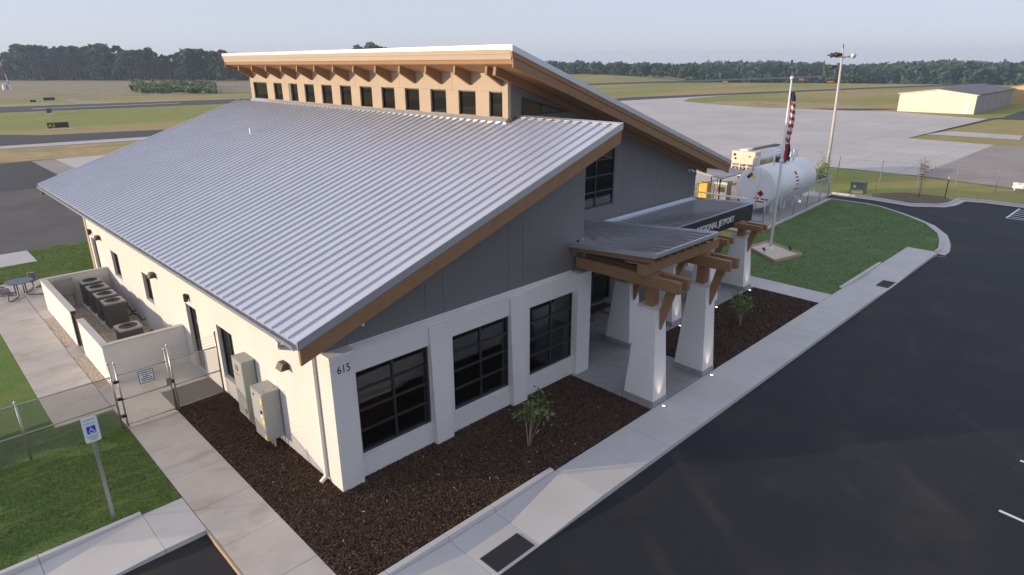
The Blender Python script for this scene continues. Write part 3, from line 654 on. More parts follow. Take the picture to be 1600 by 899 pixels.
# --- high roof
hd = MB().prism([(HX0+.1,hz(HX0+.1)-.52),(HX1-.1,hz(HX1-.1)-.52),(HX1-.1,hz(HX1-.1)-.05),(HX0+.1,hz(HX0+.1)-.05)], 'y', HY0+.1, HY1-.1).build('high_roof', 'soffit', B)
NH = 58; PH = (HY1-HY0-.1)/NH; mH = seam_mesh(HX0, HX1, lambda x: hz(x)-.045, PH, 'roof_panel', 'roof_metal', minor=False)
for k in range(NH): link('roof_panel', mH, hd, (0, HY0+.05+PH*k, 0))
ht = MB()
for y in (HY0, HY1-.05): ht.prism([(HX0-.02,hz(HX0-.02)-.16),(HX1+.02,hz(HX1+.02)-.16),(HX1+.02,hz(HX1+.02)+.04),(HX0-.02,hz(HX0-.02)+.04)], 'y', y, y+.05)
ht.prism([(HX0-.03,hz(HX0)-.10),(HX0+.05,hz(HX0)-.10),(HX0+.05,hz(HX0)+.035),(HX0-.03,hz(HX0)+.045)], 'y', HY0+.05, HY1-.05)
ht.build('roof_edge_trim', 'trim_metal', hd)
for y in (HY0+.012, HY1-.10):
    MB().prism([(HX0+.01,hz(HX0)-.34),(HX1,hz(HX1)-.34),(HX1,hz(HX1)-.165),(HX0,hz(HX0)-.165)], 'y', y, y+.085).build('rake_fascia', 'wood', hd)
    MB().prism([(HX0+.08,hz(HX0+.08)-.66),(HX1-.1,hz(HX1-.1)-.66),(HX1-.1,hz(HX1-.1)-.345),(HX0+.06,hz(HX0+.06)-.345)], 'y', y+.025, y+.095).build('rake_board', 'wood', hd)
MB().box(HX0,HX0+.08,HY0+.1,HY1-.1,hz(HX0)-.25,hz(HX0)-.102).build('eave_fascia', 'tan_panel', hd)
MB().box(HX0+.03,HX0+.1,HY0+.1,HY1-.1,hz(HX0)-.43,hz(HX0)-.253).build('eave_board', 'tan_panel', hd)
MB().prism([(HX0+.1,hz(HX0+.1)-.545),(HX1-.1,hz(HX1-.1)-.545),(HX1-.1,hz(HX1-.1)-.523),(HX0+.1,hz(HX0+.1)-.523)], 'y', HY0+.12, HY1-.12).build('soffit', 'soffit', hd)
rt_ = MB().prism([(HX0+.28,hz(HX0+.28)-.55),(XC+.0,hz(XC)-.55),(XC+.0,hz(XC)-1.0),(XC-.1,hz(XC-.1)-.99),(HX0+.24,hz(HX0+.24)-.83)], 'y', 0, .11).mesh('rafter_tail', 'wood')
for k in range(13): link('rafter_tail', rt_, hd, (0, 4.42+1.79*k, 0))
MB().prism([(HX0+.35,hz(HX0+.35)-.55),(HX1-.35,hz(HX1-.35)-.55),(HX1-.35,hz(HX1-.35)-.85),(HX0+.3,hz(HX0+.3)-.85)], 'y', YU-.16, YU-.01).build('rake_beam', 'wood', hd)
# --- rooms behind the glass
MB().box(.3,10.2,.5,24.4,-.19,-.06).build('room_floor', 'room_floor', B)
MB().box(.3,10.2,6.0,6.1,-.05,4.2).build('partition', 'interior', B)
MB().box(.3,10.2,.6,24.3,4.3,4.4).build('room_ceiling', 'interior', B)
MB().box(10.45,24.1,4.3,21.2,-.19,-.06).build('room_floor', 'room_floor', B)
MB().box(10.5,24.1,9.0,9.1,-.05,7.0).build('partition', 'interior', B)
for k in range(3): MB().box(.78+3.28*k,3.18+3.28*k,.45,.47,2.62,3.25).build('roller_blind', 'interior', B)

# ================================================================== ENTRANCE CANOPIES
def column(parent, x, y0, y1, h, w=.78):          # battered stucco pier: plinth, shaft, cap
    c = MB().frustum((x,x+w,y0,y1), (x+.1,x+w-.12,y0+.2,y1-.28), .2, h).build('column', 'stucco', parent, bevel=.012)
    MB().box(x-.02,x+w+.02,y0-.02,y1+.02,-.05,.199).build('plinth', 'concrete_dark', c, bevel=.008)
    MB().box(x+.07,x+w-.09,y0+.17,y1-.25,h+.001,h+.045).build('cap', 'concrete_new', c)
    return c
def timber(parent, x, y0, y1, h, zb, zt, yfront, yback):   # post, paired beams, knee brace
    cx, cy = x+.37, (y0+.2+y1-.28)/2
    MB().box(cx-.16,cx+.16,cy-.16,cy+.16,h+.046,zt+.02).build('post', 'wood', parent, bevel=.01)
    for s in (-1, 1): MB().box(cx+s*.25-.085,cx+s*.25+.085,yfront,yback,zb,zt).build('beam', 'wood', parent, bevel=.01)
    ya, yb = y0+.25, yfront+.32
    MB().prism([(ya-.02,h-.95),(ya-.02,h-.3),(yb-.16,zb+.05),(yb+.22,zb+.05)][::-1] if 0 else [(ya,h-.85),(ya-.10,h-.72),(yb-.05,zb-.002),(yb+.27,zb-.002),(ya,h-.25)], 'x', cx-.075, cx+.075).build('brace', 'wood', parent, bevel=.008)
def canopy_roof(parent, x0, x1, yb, yf, zfun, n, lip=True):
    d = MB().add([(x0+.04,yf+.05,zfun(yf+.05)-.07),(x1-.04,yf+.05,zfun(yf+.05)-.07),(x1-.04,yb,zfun(yb)-.07),(x0+.04,yb,zfun(yb)-.07),
                  (x0+.04,yf+.05,zfun(yf+.05)-.012),(x1-.04,yf+.05,zfun(yf+.05)-.012),(x1-.04,yb,zfun(yb)-.012),(x0+.04,yb,zfun(yb)-.012)],
                 [(0,3,2,1),(4,5,6,7),(0,1,5,4),(1,2,6,5),(2,3,7,6),(3,0,4,7)]).build('canopy_deck', 'trim_metal', parent)
    w = (x1-x0)/n; prof = [(0,0),(.010,0),(.028,.06),(.055,.06),(.073,0),(w,0)]
    vs = [(p[0], yf, zfun(yf)+p[1]) for p in prof]+[(p[0], yb, zfun(yb)+p[1]) for p in prof]; m = len(prof)
    me = MB().add(vs, [(i, i+1, i+m+1, i+m) for i in range(m-1)]+[(1,2,3,4)]).mesh('roof_panel', 'canopy_metal')
    for k in range(n): link('roof_panel', me, d, (x0+w*k, 0, 0))
    if lip: MB().add([(x0,yf-.03,zfun(yf)-.1),(x1,yf-.03,zfun(yf)-.1),(x1,yf+.02,zfun(yf)-.1),(x0,yf+.02,zfun(yf)-.1),(x0,yf-.03,zfun(yf)+.03),(x1,yf-.03,zfun(yf)+.03),(x1,yf+.02,zfun(yf)+.03),(x0,yf+.02,zfun(yf)+.03)],
             [(0,3,2,1),(4,5,6,7),(0,1,5,4),(1,2,6,5),(2,3,7,6),(3,0,4,7)]).build('edge_trim', 'trim_metal', d)
    for x in (x0-.03, x1): 
        MB().prism([(yf,zfun(yf)-.1),(yb,zfun(yb)-.1),(yb,zfun(yb)+.05),(yf,zfun(yf)+.05)], 'x', x, x+.03).build('edge_trim', 'trim_metal', d)
    return d
c1 = thing('timber_canopy', 'near timber framed metal canopy raised over the entrance terrace', 'canopy', group=None)
z1 = lambda y: 4.97-.09*y
canopy_roof(c1, 9.5, 13.3, .48, -3.1, z1, 9); d2 = canopy_roof(c1, 10.345, 13.3, YU-.03, .484, z1, 7, False)
for x in (9.6, 12.75): column(c1, x, -3.33, -2.15, 3.38); timber(c1, x, -3.33, -2.15, 3.38, 4.12, 4.5, -3.92, .18)
MB().box(9.42,14.1,-2.78,-2.5,4.505,4.86).build('purlin', 'wood', c1, bevel=.012)
MB().box(9.62,13.2,.2,.34,4.505,4.80).build('purlin', 'wood', c1, bevel=.01)
for k in range(9):
    x = 9.56+.455*k; MB().prism([(-3.0,z1(-3.0)-.30),(-3.0,z1(-3.0)-.075),(.3,z1(.3)-.075),(.3,z1(.3)-.24)], 'x', x, x+.07).build('joist', 'wood', c1)
for x in (9.6, 12.75):
    pass
c2 = thing('sign_canopy', 'long low metal canopy carrying the lettered black fascia over the entrance', 'canopy')
z2 = lambda y: 3.82+.05*(4.19-y)
canopy_roof(c2, 13.4, 24.4, YU-.03, .95, z2, 26)
MB().box(10.45,13.4,1.0,YU-.04,3.7,3.78).build('link_deck', 'trim_metal', c2)
fa = MB().box(11.5,24.36,.86,.93,3.14,3.97).build('fascia', 'sign_black', c2)
text('lettering', 'REGIONAL JETPORT', .42, 'white_paint', c2, (18.95,.848,3.42), (R(90),0,0), .012, sx=.92)
MB().box(24.3,24.4,.94,YU-.05,3.5,3.85).build('fascia_return', 'sign_black', c2)
MB().box(13.42,24.28,YU-.12,YU-.02,z2(4.1)+.01,z2(4.1)+.16).build('wall_flashing', 'trim_metal', c2)
for x in (12.9, 16.0, 19.15, 22.45): column(c2, x, 0, 1.2, 2.62); timber(c2, x, 0, 1.2, 2.62, 3.08, 3.355, -.55, 4.15)

def uplight(x, y, e, label):
    t = thing('ground_light', label, 'ground light', (x, y, 0), group=None)
    MB().lathe([(.095,-.03),(.095,.006),(.06,.008)], n=18).build('ring', 'sign_black', t)
    MB().lathe([(.06,.0),(.06,.009),(.03,.012)], n=16).build('lens', 'uplight_lens', t)
    l = bpy.data.lights.new('beam', 'SPOT'); l.energy = e; l.color = (1,.82,.62); l.spot_size = R(48); l.spot_blend = 1.0; l.shadow_soft_size = .03
    o = bpy.data.objects.new('beam', l); COL.objects.link(o); o.parent = t; o.location = (0,0,.03); o.rotation_euler = (R(180-9),0,0)
uplight(9.95,-3.53,26,'glowing round light set in the walk before the outermost front column')
uplight(13.1,-3.53,26,'glowing round light set in the walk at the corner of the mulch bed')
uplight(16.37,-.2,20,'round light in the mulch before the second rear column'); uplight(19.5,-.2,20,'round light in the mulch before the third rear column'); uplight(22.82,-.2,20,'round light in the mulch before the last column by the lawn')
# bench under the canopy
bn = thing('bench', 'dark slatted bench against the entrance wall under the canopy', 'bench', (14.7,3.0,0), R(0))
for k in range(5): MB().box(-.75,.75,-.25+.105*k,-.165+.105*k,.42,.45).build('slat', 'bronze', bn)
for x in (-.6, .6): MB().tube([(x,-.2,.42),(x,-.22,.02),(x,.22,.02),(x,.2,.42)], .022, 6).build('leg', 'bronze', bn)
# ================================================================== SITE OBJECTS
# --- equipment enclosure
en = thing('equipment_enclosure', 'low white walled enclosure with flat caps around the air conditioners', 'wall', (-2.65,11.4,0))
def wseg(x0, x1, y0, y1):
    x0 += 2.65; x1 += 2.65; y0 -= 11.4; y1 -= 11.4
    w = MB().box(x0,x1,y0,y1,-.2,1.46).build('wall', 'stucco', en); MB().box(x0-.02,x1+.02,y0-.02,y1+.02,1.461,1.5).build('cap', 'concrete_new', w)
wseg(-2.75,-2.55,11.62,14.98); wseg(-2.75,-2.55,16.17,21.78); wseg(-2.75,-.01,11.4,11.6); wseg(-2.75,-.01,21.8,22.0)
for y in (15.0, 16.08): MB().box(-.08,.08,y-11.4,y-11.33,-.05,1.5).build('gate_post', 'bronze', en)
lv = MB().box(-.02,.02,15.08-11.4,16.07-11.4,.08,.13).build('gate_rail', 'bronze', en)
MB().box(-.02,.02,15.08-11.4,16.07-11.4,1.36,1.42).build('gate_rail', 'bronze', en)
pk = MB().box(-.012,.012,0,.05,.131,1.359).mesh('gate_picket', 'bronze')
for k in range(9): link('gate_picket', pk, en, (0, 15.12-11.4+.105*k, 0))
# --- condensers
struct(MB().box(-1.48,-.5,16.85,21.7,-.2,.1).build('equipment_pad', 'concrete'))
struct(MB().box(-1.72,-.72,13.95,14.95,-.2,.06).build('equipment_pad', 'concrete'))
def condenser(s, h):
    t = thing('air_conditioner', '', 'air conditioner')
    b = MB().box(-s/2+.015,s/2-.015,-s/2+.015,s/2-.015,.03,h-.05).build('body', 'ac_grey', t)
    fin = MB().box(-.006,.006,-.006,.006,.06,h-.08)
    n = 22; f = MB()
    for k in range(n):
        u = -s/2+.05+(s-.1)*k/(n-1)
        f.box(u-.006,u+.006,-s/2,-s/2+.014,.06,h-.08); f.box(-s/2,-s/2+.014,u-.006,u+.006,.06,h-.08)
        f.box(u-.006,u+.006,s/2-.014,s/2,.06,h-.08); f.box(s/2-.014,s/2,u-.006,u+.006,.06,h-.08)
    stuff(f.build('coil_guard', 'ac_grey', b))
    MB().box(-s/2-.004,s/2+.004,-s/2-.004,s/2+.004,0,.03).build('base_pan', 'ac_grey', t)
    r = s*.40; top = MB(); N = 32; k0 = len(top.v)
    ring = [(r*math.cos(2*math.pi*j/N), r*math.sin(2*math.pi*j/N)) for j in range(N)]
    def sq(j): a = 2*math.pi*j/N; c, q = math.cos(a), math.sin(a); m = max(abs(c), abs(q)); return (c/m*(s/2+.012), q/m*(s/2+.012))
    top.v += [(*sq(j), h) for j in range(N)]+[(*ring[j], h+.012) for j in range(N)]+[(*sq(j), h-.07) for j in range(N)]+[(*ring[j], h-.12) for j in range(N)]
    for j in range(N):
        i = (j+1) % N; top.f += [(j, i, N+i, N+j), (2*N+j, 2*N+i, i, j), (N+j, N+i, 3*N+i, 3*N+j)]; top.m += [0]*3
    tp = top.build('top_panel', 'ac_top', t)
    MB().lathe([(r+.005,h-.13),(r+.005,h-.125)], n=N).build('fan_well', 'rubber', t)
    gd = MB()
    for k in range(1, 7): 
        q = r*k/6; gd.tube([(q*math.cos(2*math.pi*j/24), q*math.sin(2*math.pi*j/24), h+.016) for j in range(25)], .004, 3, cap=False)
    for k in range(8): a = math.pi*k/8; gd.tube([(-r*math.cos(a), -r*math.sin(a), h+.012), (r*math.cos(a), r*math.sin(a), h+.012)], .004, 3, cap=False)
    stuff(gd.build('fan_guard', 'rubber', tp))
    fn = MB().lathe([(.06,h-.09),(.07,h-.03),(.03,h-.02)], n=12)
    for k in range(4):
        a = math.pi/2*k; c, q = math.cos(a), math.sin(a)
        fn.add([(c*.05-q*.05, q*.05+c*.05, h-.05), (c*r*.9-q*.14, q*r*.9+c*.14, h-.05), (c*r*.9+q*.12, q*r*.9-c*.12, h-.10), (c*.05+q*.05, q*.05-c*.05, h-.08)], [(0,1,2,3)])
    fn.build('fan', 'ac_top', t)
    return t
ac = condenser(.78, 1.12)
names_ac = ['tall grey air conditioner next to the far enclosure wall', 'tall grey air conditioner, second from the far enclosure wall', 'tall grey air conditioner, third from the far enclosure wall', 'tall grey air conditioner at the gravel end of the raised pad']
for k, y in enumerate((21.15, 19.85, 18.55, 17.3)):
    t = ac if k == 0 else copy_tree(ac)
    t.location = (-.98, y, .1); t['label'] = names_ac[k]; t['group'] = 'air conditioners in the enclosure'
t = condenser(.84, .88); t.location = (-1.2, 14.4, .06); t['label'] = 'short wide grey air conditioner standing alone near the front enclosure wall'; t['group'] = 'air conditioners in the enclosure'
ps = thing('refrigerant_pipes', 'black insulated pipes looping from the air conditioners to the wall', 'pipes', (-.4,17.5,0))
for k in range(5):
    y = [3.6,2.4,1.1,-.3,-3.0][k]; MB().tube([(-.2,y,.35),(.0,y-.1,.5),(.18,y-.3,.42),(.25,y-.45,.2),(.4,y-.5,.25)], .03, 6).build('pipe', 'rubber', ps)
sw = thing('switch_box', 'grey switch box on legs at the far wall inside the enclosure', 'electrical box', (-1.95,21.62,0))
MB().box(-.35,.35,-.12,.1,.62,1.36).build('box', 'cabinet_grey2', sw); MB().box(-.37,.37,-.14,.1,1.361,1.39).build('lid', 'galvanised', sw)
for x in (-.3, .3): MB().box(x-.025,x+.025,.0,.06,-.03,.62).build('leg', 'galvanised', sw)
# --- lamps and cameras on the walls
def wall_lamp(y, z, label):
    t = thing('wall_lamp', label, 'wall lamp', (0, y, z), group='bronze wall lamps along the side wall')
    MB().frustum((-.26,-.02,-.18,.18), (-.17,-.02,-.15,.15), -.09, .1).build('housing', 'bronze', t); MB().box(-.02,-.001,-.1,.1,-.08,.08).build('back_plate', 'bronze', t)
    MB().box(-.24,-.04,-.15,.15,-.1,-.091).build('lens', 'lamp_glass', t)
wall_lamp(2.58, 2.9, 'bronze wall lamp on white brick above the electrical cabinets'); wall_lamp(13.96, 2.93, 'bronze wall lamp between the two small side windows')
wall_lamp(22.2, 2.93, 'bronze wall lamp between the far side window and the far door')
for y, lab in ((10.2, 'small bronze lamp above the side door by the gate'), (23.75, 'small bronze lamp above the far side door')):
    t = thing('door_lamp', lab, 'wall lamp', (0, y, 2.95)); MB().lathe([(.05,-.16),(.075,-.15),(.075,.12),(.05,.14)], (-.1,0,0), 12).build('housing', 'bronze', t); MB().box(-.04,-.001,-.06,.06,-.07,.07).build('back_plate', 'bronze', t)
def camera_unit(loc, label, s=1.):
    t = thing('security_camera', label, 'camera', loc)
    MB().lathe([(.07,0),(.07,.03),(.05,.04)], n=12).build('base', 'white_paint', t).rotation_euler = (R(90),0,0)
    MB().tube([(0,-.02,0),(0,-.12,.02),(.06,-.16,.0)], .025, 6).build('arm', 'white_paint', t)
    b = MB().tube([(-.02,-.14,.05),(.16,-.24,-.06)], .05, 10).build('body', 'white_paint', t); MB().tube([(.155,-.237,-.057),(.175,-.248,-.069)], .042, 10).build('lens', 'rubber', b)
camera_unit((.97,.36,4.55), 'white security camera on grey panels under the roof slope above the number'); camera_unit((23.55,YU,5.42), 'white security camera on the grey wall near its right end')
# --- electrical cabinets
def cabinet(y0, y1, z0, z1, d, mat, label):
    t = thing('electrical_cabinet', label, 'electrical cabinet', (0, y0, 0)); w = y1-y0
    b = MB().box(-d,-.03,0,w,z0,z1).build('box', mat, t, bevel=.012); MB().box(-d-.012,-d+.002,.02,w-.02,z0+.25,z1-.03).build('door', mat, t, bevel=.006)
    MB().box(-d-.012,-d+.002,.02,w-.02,z0+.02,z0+.24).build('lower_panel', mat, t, bevel=.006)
    MB().box(-d-.01,-.02,-.01,w+.01,z1+.001,z1+.02).build('lid', mat, t)
    for k in range(4): MB().tube([(-d*.55,.12+k*(w-.24)/3,-.05),(-d*.55,.12+k*(w-.24)/3,z0+.01)], .035, 8).build('conduit', 'wood_chip_pale', t)
    return t, w
t, w = cabinet(4.85,5.6,.32,2.28,.42,'cabinet_grey','tall greenish grey electrical cabinet beside the side window')
MB().box(-.45,-.433,w-.42,w-.25,1.92,2.1).build('meter_window', 'green_box', t); MB().box(-.436,-.433,w-.45,w-.2,1.76,1.80).build('label', 'red', t); MB().box(-.45,-.432,.12,.2,.5,.66).build('latch', 'green_box', t)
t, w = cabinet(3.3,4.08,.3,1.85,.55,'cabinet_grey2','squat grey electrical cabinet with yellow labels below the wall lamp')
for z in (1.6,.92,.4): MB().box(-.566,-.563,.02,.14,z-.06,z+.1).build('label', 'label_yellow', t)
MB().box(-.6,-.562,.1,.17,1.2,1.3).build('switch', 'red', t); MB().box(-.57,-.562,.1,.22,1.05,1.2).build('label', 'white_paint', t); MB().box(-.568,-.562,.5,.62,1.66,1.72).build('nameplate', 'sign_black', t)
for x, y in ((-.45,.1),(-.1,.15)): MB().tube([(x,y-.05,1.87),(x,y-.05,1.94),(x,y+.05,1.94),(x,y+.05,1.87)], .01, 5).build('lifting_eye', 'galvanised', t)
# --- chain link fences and gate (plane y = 7.8)
def post(parent, x, y, h, r=.03, name='post'):
    p = MB().tube([(x,y,-.1),(x,y,h)], r, 10).build(name, 'galvanised', parent, True); MB().lathe([(r+.008,0),(r+.008,.03),(r*.6,.06),(.004,.075)], (x,y,h), 10).build('post_cap', 'galvanised', p, True); return p
f1 = thing('chain_link_fence', 'galvanised chain link fence running from the gate across the lawn', 'fence', (-3.3,7.8,0))
for x in (0,-2.4,-4.85,-7.3): post(f1, x, 0, 1.86 if x else 2.25)
for z in (1.8,.86,.05): MB().tube([(0,0,z),(-9.5,0,z)], .021 if z > .1 else .006, 8).build('rail' if z > .1 else 'tension_wire', 'galvanised', f1, True)
stuff(chain(MB(), (0,.03), (-9.5,.03), .04, 1.8, .062, .0055).build('wire_mesh', 'galvanised', f1))
f2 = thing('chain_link_fence', 'short chain link fence with barbed wire between gate and building wall', 'fence', (-1.6,7.8,0))
post(f2, 0, 0, 2.3); post(f2, 1.5, 0, 2.3)
for z in (1.8,.9,.08): MB().tube([(0,0,z),(1.5,0,z)], .021, 8).build('rail', 'galvanised', f2, True)
for k in range(4): MB().tube([(0,-.03,1.92+.1*k),(1.5,-.03,1.92+.1*k)], .005, 4).build('barbed_wire', 'galvanised', f2)
stuff(chain(MB(), (0,.03), (1.5,.03), .08, 1.8, .062, .0055).build('wire_mesh', 'galvanised', f2))
gt = thing('chain_link_gate', 'chain link gate across the side walk with barbed wire on top', 'gate', (-3.2,7.8,0))
for x in (.06,1.5): post(gt, x, 0, 2.2, .026, 'stile')
for z in (1.8,.95,.06): MB().tube([(.06,0,z),(1.5,0,z)], .021, 8).build('rail', 'galvanised', gt, True)
for k in range(4): MB().tube([(.06,-.03,1.9+.09*k),(1.5,-.03,1.9+.09*k)], .005, 4).build('barbed_wire', 'galvanised', gt)
stuff(chain(MB(), (.06,.02), (1.5,.02), .06, 1.8, .062, .0055).build('wire_mesh', 'galvanised', gt))
for z in (.4,1.0,1.6): MB().box(-.06,.08,-.05,.04,z-.04,z+.04).build('hinge', 'rubber', gt)
lk = MB().box(1.36,1.52,-.09,-.03,.98,1.24).build('lock_box', 'galvanised', gt); MB().box(1.5,1.6,-.07,.02,1.02,1.12).build('latch', 'rubber', gt)
ws = thing('warning_sign', 'small white notice with dark blue border hung on the chain link gate', 'sign', (-2.36,7.755,1.3))
MB().box(-.22,.22,-.006,.006,0,.44).build('border', 'navy', ws); MB().box(-.2,.2,-.009,-.006,.02,.42).build('face', 'sign_face', ws)
for r_, spans in enumerate((((-.17,.06),(.09,.17)), ((-.13,-.06),(-.03,.07),(.1,.16)), ((-.1,.1),), ((-.15,.05),(.08,.16)), ((-.15,-.03),(0,.06),(.08,.17)))):
    for a, b in spans: MB().box(a,b,-.0105,-.009,.35-.07*r_,.378-.07*r_).build('text_line', 'navy', ws)
# --- parking sign
pk = thing('parking_sign', 'blue and white accessible parking sign on a steel channel post in the lawn', 'sign', (-4.71,3.2,0))
MB().prism([(-.04,0),(.04,0),(.04,.03),(.02,.03),(.015,.01),(-.015,.01),(-.02,.03),(-.04,.03)], 'z', -.1, 2.9).build('post', 'galvanised', pk)
pf = MB().prism([(-.165+.03,2.27),(.165-.03,2.27),(.165,2.30),(.165,2.91),(.135,2.94),(-.135,2.94),(-.165,2.91),(-.165,2.30)], 'y', -.012, -.002).build('panel', 'sign_face', pk)
MB().box(-.095,.095,-.015,-.0125,2.50,2.70).build('symbol_field', 'blue', pf)
text('lettering', 'RESERVED', .055, 'sign_green', pf, (0,-.0125,2.845), (R(90),0,0), .001, 'CENTER'); text('lettering', 'PARKING', .055, 'sign_green', pf, (0,-.0125,2.755), (R(90),0,0), .001, 'CENTER')
sy = MB().tube([(.045*math.cos(a)-.0,-.016,2.565+.045*math.sin(a)) for a in [R(100+26*k) for k in range(10)]], .008, 5)
sy.tube([(-.005,-.016,2.645),(.0,-.016,2.59),(.045,-.016,2.588),(.062,-.016,2.53),(.08,-.016,2.535)], .009, 5); sy.tube([(0,-.016,2.618),(.035,-.016,2.618)], .006, 5); sy.lathe([(.004,-.014),(.014,0),(.004,.014)], (-.006,-.016,2.672), 8)
stuff(sy.build('wheelchair_symbol', 'white_paint', pf))
MB().box(-.15,.15,-.0135,-.0125,2.462,2.468).build('rule', 'sign_green', pf)
for k, (a, b) in enumerate(((-.11,.11),(-.09,.1),(-.05,.07))): MB().box(a,b,-.0135,-.0125,2.415-.045*k,2.432-.045*k).build('text_line', 'sign_green', pf)
# --- picnic table with fixed seats
tb = thing('picnic_table', 'round grey metal table with fixed slatted seats behind the enclosure', 'table', (-3.25,25.2,0))
MB().lathe([(.58,.72),(.60,.73),(.60,.75),(.58,.76)], n=32).build('table_top', 'steel_table', tb)
for k in range(4):
    a = R(45+90*k+10); c, s = math.cos(a), math.sin(a); P = lambda r, z, o=0: (c*r-s*o, s*r+c*o, z)
    MB().tube([P(.25,.72),P(.25,.06),P(.45,.02),P(.95,.02),P(1.12,.1),P(1.1,.3),P(1.0,.42)], .03, 8).build('leg', 'steel_table', tb, True)
    st_ = MB().box(-.01,.01,-.01,.01,0,.01)
    seat = MB()
    se = MB().tube([P(.8,.43,-.22),P(.8,.43,.22),P(1.18,.45,.22),P(1.28,.8,.2),P(1.28,.8,-.2),P(1.18,.45,-.22),P(.8,.43,-.22)], .018, 6).build('seat', 'steel_table', tb, True)
    for q in range(7):
        o_ = -.18+.06*q; MB().beam(P(.8,.45,o_),P(1.18,.455,o_),.038,.012).build('slat', 'steel_table', se); MB().beam(P(1.19,.47,o_),P(1.28,.8,o_),.038,.012,(c,s,0)).build('slat', 'steel_table', se)
# --- shrubs
def leafy(name, label, loc, stems, leaves, mat, h, spread, lsize, low=.45, rz=0, cat='shrub'):
    t = thing(name, label, cat, loc, rz); rnd = random.Random(sum(map(ord, label)))
    for (dx, dy, hh, r) in stems:
        pts = [(dx*.12*k/5*(1+.6*k/5), dy*.12*k/5*(1+.6*k/5), hh*k/5) for k in range(6)]
        pts = [(dx*(.1+.9*(k/5)**1.4), dy*(.1+.9*(k/5)**1.4), hh*k/5-.03) for k in range(6)]
        MB().tube(pts, [r*(1-.12*k) for k in range(6)], 6).build('stem', 'pale_stem', t, True)
    tips = [(dx, dy, hh) for dx, dy, hh, r in stems]; mb = MB()
    for k in range(leaves):
        bx, by, bz = rnd.choice(tips); zz = rnd.uniform(low*h, h); f = zz/max(bz, .1); cx, cy = bx*f**1.4, by*f**1.4
        cl = rnd.randrange(9); rr = random.Random(cl*31+int(bz*100)); cx += rr.uniform(-1, 1)*spread*.8; cy += rr.uniform(-1, 1)*spread*.8; zz = .5*zz+.5*(low*h+rr.random()*(h-low*h))
        x, y, z = cx+rnd.gauss(0, spread*.3), cy+rnd.gauss(0, spread*.3), zz+rnd.gauss(0, .06*h)
        d = Vector((rnd.gauss(0,1), rnd.gauss(0,1), rnd.gauss(-.15,.7))).normalized(); l = lsize*rnd.uniform(.6,1.3); sd_ = d.cross(Vector((rnd.gauss(0,1), rnd.gauss(0,1), rnd.gauss(0,1)))).normalized()*l*.17
        o_ = Vector((x, y, z)); mb.add([o_, o_+d*l*.5+sd_, o_+d*l, o_+d*l*.5-sd_], [(0,1,2,3)])
    stuff(mb.build('foliage', mat, t)); return t
leafy('shrub', 'young two stemmed shrub in the mulch below the front windows', (5.08,-1.98,-.02), [(-.12,.1,1.35,.024),(.14,-.05,1.45,.028),(.45,.1,1.15,.014),(.2,-.3,1.0,.012)], 160, 'leaf', 1.65, .2, .2, .5)
leafy('shrub', 'bushy young shrub in the mulch before the entrance columns', (18.15,-2.05,-.02), [(-.08,.1,1.2,.022),(.12,-.05,1.25,.024),(.3,.3,1.2,.014),(-.35,-.2,1.1,.012)], 520, 'leaf', 1.5, .32, .15, .45)
leafy('young_tree', 'thin young tree with sparse russet leaves in the bed behind the lot kerb', (55.3,.8,-.1), [(0,0,3.1,.035),(.35,.2,2.6,.018),(-.4,-.1,2.5,.018),(.1,-.4,2.8,.016)], 300, 'leaf_dry', 3.3, .32, .16, .42, cat='tree')
leafy('young_tree', 'small green leafed tree in front of the tall light pole', (51.2,7.4,-.1), [(0,0,2.7,.05),(.4,.2,2.3,.025),(-.4,-.2,2.2,.025)], 700, 'leaf', 3.1, .4, .2, .15, cat='tree')
# --- flagpole in timber edged gravel box
bx = thing('gravel_planter', 'lumber edged bed of pale gravel around the flagpole', 'planter', (30.3,2.0,0))
PB = [(-2.1,-1.0),(-.4,1.4),(1.6,1.1),(.3,-1.55)]
for a, b in zip(PB, PB[1:]+PB[:1]): MB().beam((a[0],a[1],.06),(b[0],b[1],.06),.09,.2).build('timber', 'lumber', bx)
MB().prism(PB, 'z', -.05, .08).build('gravel_fill', 'pebble', bx)
for x, y in ((-.75,.25),(.55,-.75)):
    q = thing('flag_spotlight', 'small black spotlight in the gravel aimed up at the flags', 'spotlight', (30.3+x,2.0+y,.08), group='spotlights at the flagpole')
    MB().tube([(0,0,0),(0,0,.14)], .015, 6).build('stake', 'rubber', q); MB().tube([(-.02,-.06,.12),(.03,.08,.22)], [.05,.075], 10).build('head', 'rubber', q); MB().tube([(.031,.083,.223),(.033,.088,.226)], .066, 10).build('lens', 'lamp_glass', q)
fp = thing('flagpole', 'tall tapered white flagpole with ball finial', 'flagpole', (30.62,2.36,.05))
MB().tube([(0,0,0),(0,0,4.5),(.03,.05,9.75)], [.085,.075,.045], 14).build('pole', 'white_paint', fp, True)
MB().lathe([(.2,.0),(.2,.05),(.1,.12)], n=16).build('base_collar', 'white_paint', fp); MB().lathe([(.02,-.11),(.08,-.08),(.11,0),(.08,.08),(.02,.11)], (.03,.05,9.86), 14).build('ball', 'hangar_tan', fp, True)
MB().tube([(.06,-.06,.8),(.1,-.05,9.3)], .006, 4).build('halyard', 'flag_white', fp)
MB().lathe([(.11,0),(.13,.1),(.09,.2)], (0.02,.02,5.2), 12).build('winch_collar', 'white_paint', fp)
